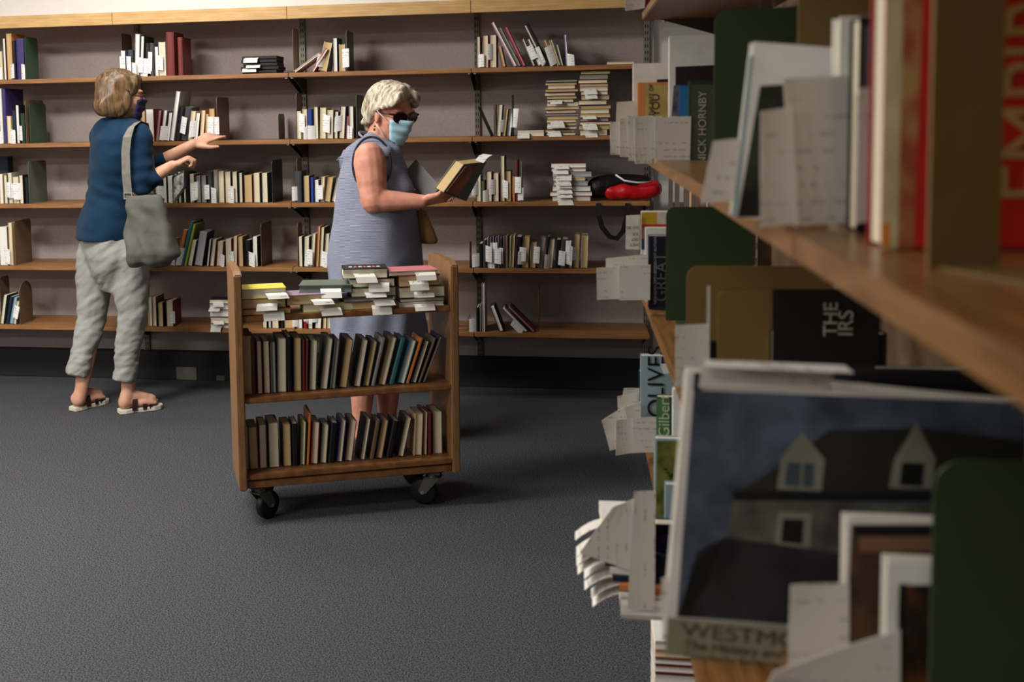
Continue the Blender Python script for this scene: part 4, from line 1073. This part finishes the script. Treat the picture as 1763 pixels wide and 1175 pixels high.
# book hanging from her right fist
def slab(name,label,cat,corners,th,cover,page,group=None,extra=None,sides=None):
    A,B,C_,D_=corners; root=thing(name,label,cat,tuple(A),group=group); n=(B-A).cross(D_-A).normalized()
    if n.y<0: n=-n          # thickness goes away from the viewer
    def pr(P,a,b): 
        m=MB(); m.v=[tuple(p+n*a) for p in P]+[tuple(p+n*b) for p in P]; m.f=[(3,2,1,0),(4,5,6,7)]+[(i,(i+1)%4,4+(i+1)%4,4+i) for i in range(4)]; return m
    ce=(A+B+C_+D_)/4; I=[p+(ce-p).normalized()*.004 for p in (A,B,C_,D_)]
    m=pr((A,B,C_,D_),0,.003); m2=pr((A,B,C_,D_),th-.003,th); nn=len(m.v); m.v+=m2.v; m.f+=[tuple(i+nn for i in f) for f in m2.f]
    if sides is not None:
        i,j=sides; P=(A,B,C_,D_); a,b=P[i],P[j]; inn=(ce-(a+b)/2).normalized()*.003
        nn=len(m.v); m.v+=[tuple(p) for p in(a,b,b+inn,a+inn)]+[tuple(p+n*th) for p in(a,b,b+inn,a+inn)]; m.f+=[tuple(nn+k for k in f) for f in((3,2,1,0),(4,5,6,7),(0,1,5,4),(1,2,6,5),(2,3,7,6),(3,0,4,7))]
    m.build('cover',cmat(cover),root,world=True); pr(I,.003,th-.003).build('page_block',pmat(page),root,world=True)
    return root,n
mg=cmat('black')
rb,n_=slab('book','dark book with grey mottled picture held in the bobbed woman\'s near fist','book',(q1(296,305,-.05),q1(317,293,-.06),q1(318,322,-.06),q1(297,352,-.05)),.02,'charcoal','cream','books held by the two women',sides=(1,2))
P=[q1(299,306,-.056),q1(316,297,-.066),q1(316,321,-.066),q1(299,346,-.056)]
m=MB(); m.v=[tuple(p-n_*.0008) for p in P]+[tuple(p-n_*.0016) for p in P]; m.f=[(3,2,1,0),(4,5,6,7)]+[(i,(i+1)%4,4+(i+1)%4,4+i) for i in range(4)]; m.xf(Matrix.Translation(n_*.003)); m.build('cover_picture',mat('mottled_grey_print',(150,146,140),col2=(60,58,56),mscale=40),rb,world=True)
# ---- woman in the checked dress
Y2=4.6
def q2(u,v,dy=0): return J(u,v,Y2+dy)
r2=q2(652,778); W2=thing('person','grey-haired woman in blue checked sleeveless dress, sunglasses and blue mask holding books','person',(r2.x,Y2,0))
F2,R2,U2=frame(math.radians(-14)); 
Hd2=q2(675,196,-.02); G2=frame(math.radians(-38),math.radians(-14)); 
aS=q2(636,272,-.13); aE=q2(644,346,-.17); aW=q2(727,347,-.16)
bS=q2(668,262,.14); bE=q2(700,345,.20); bW=q2(742,335,.06)
m=MB()
m.loft([(q2(650,520),.15,.12),(q2(648,440),.15,.13),(q2(646,380),.14,.125),(q2(644,330),.13,.105),(q2(642,295),.135,.085),(q2(642,268),.14,.07),(q2(650,250),.09,.062),(q2(654,238),.06,.06)],R2,F2)
m.cone(q2(650,248),q2(663,214,-.01),.060,.055); m.cone(q2(655,240),q2(668,225,-.02),.056,.05); P2,M2=head(m,Hd2,*G2,k=1.0)
m.ell(P2(.02,0,-.085),(.05,.045,.03),M2)
m.cone(aS,aE,.066,.056); m.cone(aS.lerp(aE,.1),aS.lerp(aE,.6),.070,.064); m.cone(aE,aE.lerp(aW,.3),.050,.046); m.cone(aE.lerp(aW,.3),aW,.046,.029)
m.cone(bS,bE,.060,.050); m.cone(bE,bW,.044,.027)
for du,dy in((-20,-.06),(24,.06)):
    hp=q2(650+du*.6,480,dy); kn=q2(646+du,610,dy*.9); an=q2(642+du,735,dy); m.cone(hp,kn,.095,.060); m.cone(kn,kn.lerp(an,.35),.058,.058); m.cone(kn.lerp(an,.35),an,.058,.036); m.cone(an,Vector((an.x,an.y,.05)),.036,.034)
    foot(m,Vector((an.x-.03,an.y,0)),F2,.235,.018)
hand(m,aW,q2(768,338,-.17)-aW,Vector((.1,.5,.8)),Vector((.2,.6,.8)),[(.5,.7,.4),(.55,.7,.4),(.6,.8,.4),(.7,.8,.4)],.06,1.0,(.35,.25))
hand(m,bW,Vector((1,-.25,-.1)),Vector((.1,-.6,.6)),Vector((.1,-.5,.8)),[(.4,.5,.3)]*4,.06,.95,(.5,.4))
organic('body',m,SK2,W2,.0058,3)
DRESS=wave_mat('blue_check_dress',(150,154,172),(104,110,134),62,'Z',distort=2.5,dscale=9,blend=(.2,.8),bump=.3)
m=MB()
def dr(uL,uR,v,dp,dy=0): a=q2(uL,v,dy); b=q2(uR,v,dy); return ((a+b)/2,dp,(b-a).length/2/math.cos(math.radians(14))*.98)
m.loft([dr(576,732,598,.20),dr(573,731,560,.195),dr(569,727,500,.20),dr(568,724,440,.20),dr(572,720,410,.195),dr(579,716,380,.185),dr(582,712,350,.178),dr(585,706,320,.168),dr(592,698,290,.155),dr(600,690,270,.145),dr(612,686,256,.125)],R2,F2,48,lambda a,t:(.045-.012*a if a<3 else .008)*math.sin(9*t+.3*a))
m.cone(q2(622,250,-.085),q2(664,262,-.105),.034,.03); m.cone(q2(640,243,-.04),q2(676,262,-.05),.045,.04); m.cone(q2(640,243,.06),q2(680,262,.05),.045,.04);m.cone(q2(625,252,-.07),q2(612,268,-.07),.04,.05)
m.cone(q2(672,300,-.06),q2(690,325,-.05),.06,.06); m.cone(q2(672,300,.06),q2(690,325,.06),.06,.06)
organic('checked_dress',m,DRESS,W2,.009,9,lambda p:wrinkle(.006,7,(1,1,.9))(p)+.008*math.sin(p.x*45+2*noise.noise(p*6))*max(0,min(1,(.85-p.z)/.3)))
# armhole binding and neckline
NV=mat('navy_binding',(34,38,58),rough=.8)
def loop(c,nrm,ra,rb,rad,m_,name,par,a0=0,a1=2*math.pi,up=Vector((0,0,1))):
    nrm=nrm.normalized(); a=(up-nrm*up.dot(nrm)).normalized(); b=nrm.cross(a)
    pts=[c+a*ra*math.cos(t)+b*rb*math.sin(t) for t in [a0+(a1-a0)*i/32 for i in range(33)]]
    return MB().tube(pts,rad,8).build(name,m_,par,smooth=True,world=True)
loop(q2(640,283,-.145),Vector((.15,-1,.25)),.115,.078,.005,NV,'armhole_trim',W2)
loop(q2(650,243,-.01),Vector((.5,-.1,1)),.085,.088,.005,DRESS,'neckline_trim',W2,up=Vector((1,0,0)))
MB().tube([q2(620,243,-.09),q2(634,240,-.085),q2(650,245,-.09),q2(668,256,-.10)],.0018,6).build('gold_neck_chain',mat('gold_chain',(214,160,70),rough=.3,metal=.8),W2,smooth=True,world=True)
bw=MB()
for a,b in(((597,262),(590,290)),((600,268),(584,276)),((600,262),(600,300))): 
    p,q=q2(*a,.0),q2(*b,-.02); bw.sheet([[p+Vector((-.012,0,.01)),p+Vector((.012,-.01,0))],[p.lerp(q,.5)+Vector((-.02,-.02,0)),p.lerp(q,.5)+Vector((.012,-.03,0))],[q+Vector((-.012,0,0)),q+Vector((.012,-.01,0))]],.003)
bw.build('back_bow',DRESS,W2,world=True)
# hair
H2=hairmat('silver_blond_hair',(218,208,186),(134,122,102),(1.3,1.3,.5),55)
m=MB()
m.ell(P2(-.035,0,.058),(.098,.084,.072),M2); m.ell(P2(-.060,0,.005),(.062,.078,.085),M2)
m.ell(P2(-.02,0,.085),(.088,.076,.052),M2); m.ell(P2(-.055,0,.05),(.075,.082,.075),M2)
for t in range(9):                       # locks combed from the parting down to the temples and back
    a=t/8
    for sd in(-1,1):
        p0=P2(.045-.10*a,sd*.012,.120-.012*a); p1=P2(.078-.115*a,sd*(.048+.012*a),.092-.004*a); p2=P2(.066-.12*a,sd*(.074+.008*math.sin(a*3)),.052-.05*a)
        m.cone(p0,p1,.020,.019,10); m.cone(p1,p2,.019,.012,10)
        if a>.7: m.cone(p2,P2(.050-.14*a,sd*.074,-.01-.05*a),.014,.010,10)
for t in range(5):
    r_=-.05+.025*t; m.cone(P2(-.09,r_,.06),P2(-.104,r_*1.05,-.01),.026,.022,10); m.cone(P2(-.104,r_*1.05,-.01),P2(-.085,r_*.9,-.085),.022,.012,10)
organic('short_hair',m,H2,W2,.0055,4,lambda p:.0022*math.sin((p-Hd2).dot(G2[0])*260+6*noise.noise(p*14)))
# sunglasses
m=MB()
for s in(-1,1):
    o=[P2(.097-.018*abs(s*(.034+.029*math.cos(t)))/.063,s*(.036+.030*math.cos(t)),.004+.021*math.sin(t)) for t in [2*math.pi*i/20 for i in range(20)]]
    m.rings([[p+G2[0]*.006 for p in o],[p-G2[0]*.001 for p in o]])
m.build('dark_lenses',mat('dark_lens',(16,12,14),rough=.08,spec=.6),W2,world=True)
m=MB()
for s in(-1,1):
    m.tube([P2(.085,s*.068,.016),P2(.045,s*.078,.012),P2(-.01,s*.083,.008)],[.005,.0035,.003],6)
    m.tube([P2(.100-.018*abs(.034+.029*math.cos(t))/.063,s*(.036+.031*math.cos(t)),.004+.022*math.sin(t)) for t in [2*math.pi*i/20 for i in range(21)]],.003,6)
m.tube([P2(.105,-.008,.010),P2(.107,0,.012),P2(.105,.008,.010)],.003,6)
m.build('sunglasses_frame',mat('maroon_frame',(58,24,28),rough=.3),W2,smooth=True,world=True)
mask(P2,W2,mat('surgical_blue',(166,208,226),rough=.8,mott=.03,mscale=20),'surgical_mask',1.12)
WT=mat('white_elastic',(235,235,235))
MB().tube([P2(.050,.068,-.016),P2(.03,.078,-.004),P2(.0,.088,.014)],.0016,6).tube([P2(.042,.054,-.092),P2(.02,.07,-.065),P2(-.004,.085,-.038)],.0016,6).build('ear_loops',WT,W2,smooth=True,world=True)
MB().ell(P2(.0,.087,-.052),(.004,.004,.004),None,8).ell(P2(.0,.087,-.066),(.005,.003,.006),None,8).build('earring',mat('earring_brass',(120,90,50),metal=.7),W2,smooth=True,world=True)
MB().tube([aW.lerp(q2(768,338,-.17),1.25)+Vector((0,.004,.0)),aW.lerp(q2(768,338,-.17),1.3)+Vector((0,-.012,-.012)),aW.lerp(q2(768,338,-.17),1.25)+Vector((0,-.01,-.026))],.0025,6).build('ring',SILVER,W2,smooth=True,world=True)
# her books
rb,n_=slab('book','large hardback with red-brown back cover and slip, raised in masked woman\'s near hand','book',(q2(763,332,-.25),q2(799,283,-.21),q2(838,279,-.07),q2(803,347,-.11)),.05,'greygreen','tan','books held by the two women')
for k,c_ in enumerate(n_): pass
P=[q2(768,330,-.248),q2(801,287,-.209),q2(832,283,-.08),q2(800,341,-.12)]
m=MB(); m.v=[tuple(p-n_*.0006) for p in P]+[tuple(p-n_*.002) for p in P]; m.f=[(3,2,1,0),(4,5,6,7)]+[(i,(i+1)%4,4+(i+1)%4,4+i) for i in range(4)]; m.build('cover_picture',mat('red_brown_picture',(176,116,84),col2=(130,78,58),mscale=12),rb,world=True)
P=[q2(818,276,-.14),q2(832,265,-.15),q2(848,267,-.16),q2(832,281,-.15)]
MB().sheet([[P[0],P[3]],[P[0].lerp(P[1],.5)+Vector((0,0,.006)),P[3].lerp(P[2],.5)+Vector((0,0,.006))],[P[1],P[2]]]).build('paper_slip',SLIP,rb,world=True)
rb,n_=slab('book','grey hardback with small pale text held against the checked dress','book',(q2(694,300,.03),q2(716,274,.05),q2(757,321,-.02),q2(735,352,-.04)),.022,'slate','white','books held by the two women')
pu=q2(724,400,.02); PUR=thing('clutch_purse','tan leather pouch hanging below the masked woman\'s forearm','bag',tuple(pu))
LEA=mat('tan_leather',(150,112,66),rough=.55,mott=.2,mscale=10,bump=.3,bscale=60)
def prow(uL,uR,v,dp): a=q2(uL+8,v,.03); b=q2(uR+8,v,.03); return ((a+b)/2,(b-a).length/2,dp)
m=MB(); m.loft([prow(718,744,420,.018),prow(716,746,414,.026),prow(713,741,400,.026),prow(710,733,380,.02),prow(709,725,362,.012)],Vector((1,0,0)),Vector((0,1,0)),24)
organic('pouch_body',m,LEA,PUR,.005,3)
MB().tube([q2(726,363,.03),q2(716,350,.05),q2(709,342,.09)],.004,6).build('wrist_strap',LEA,PUR,smooth=True,world=True)
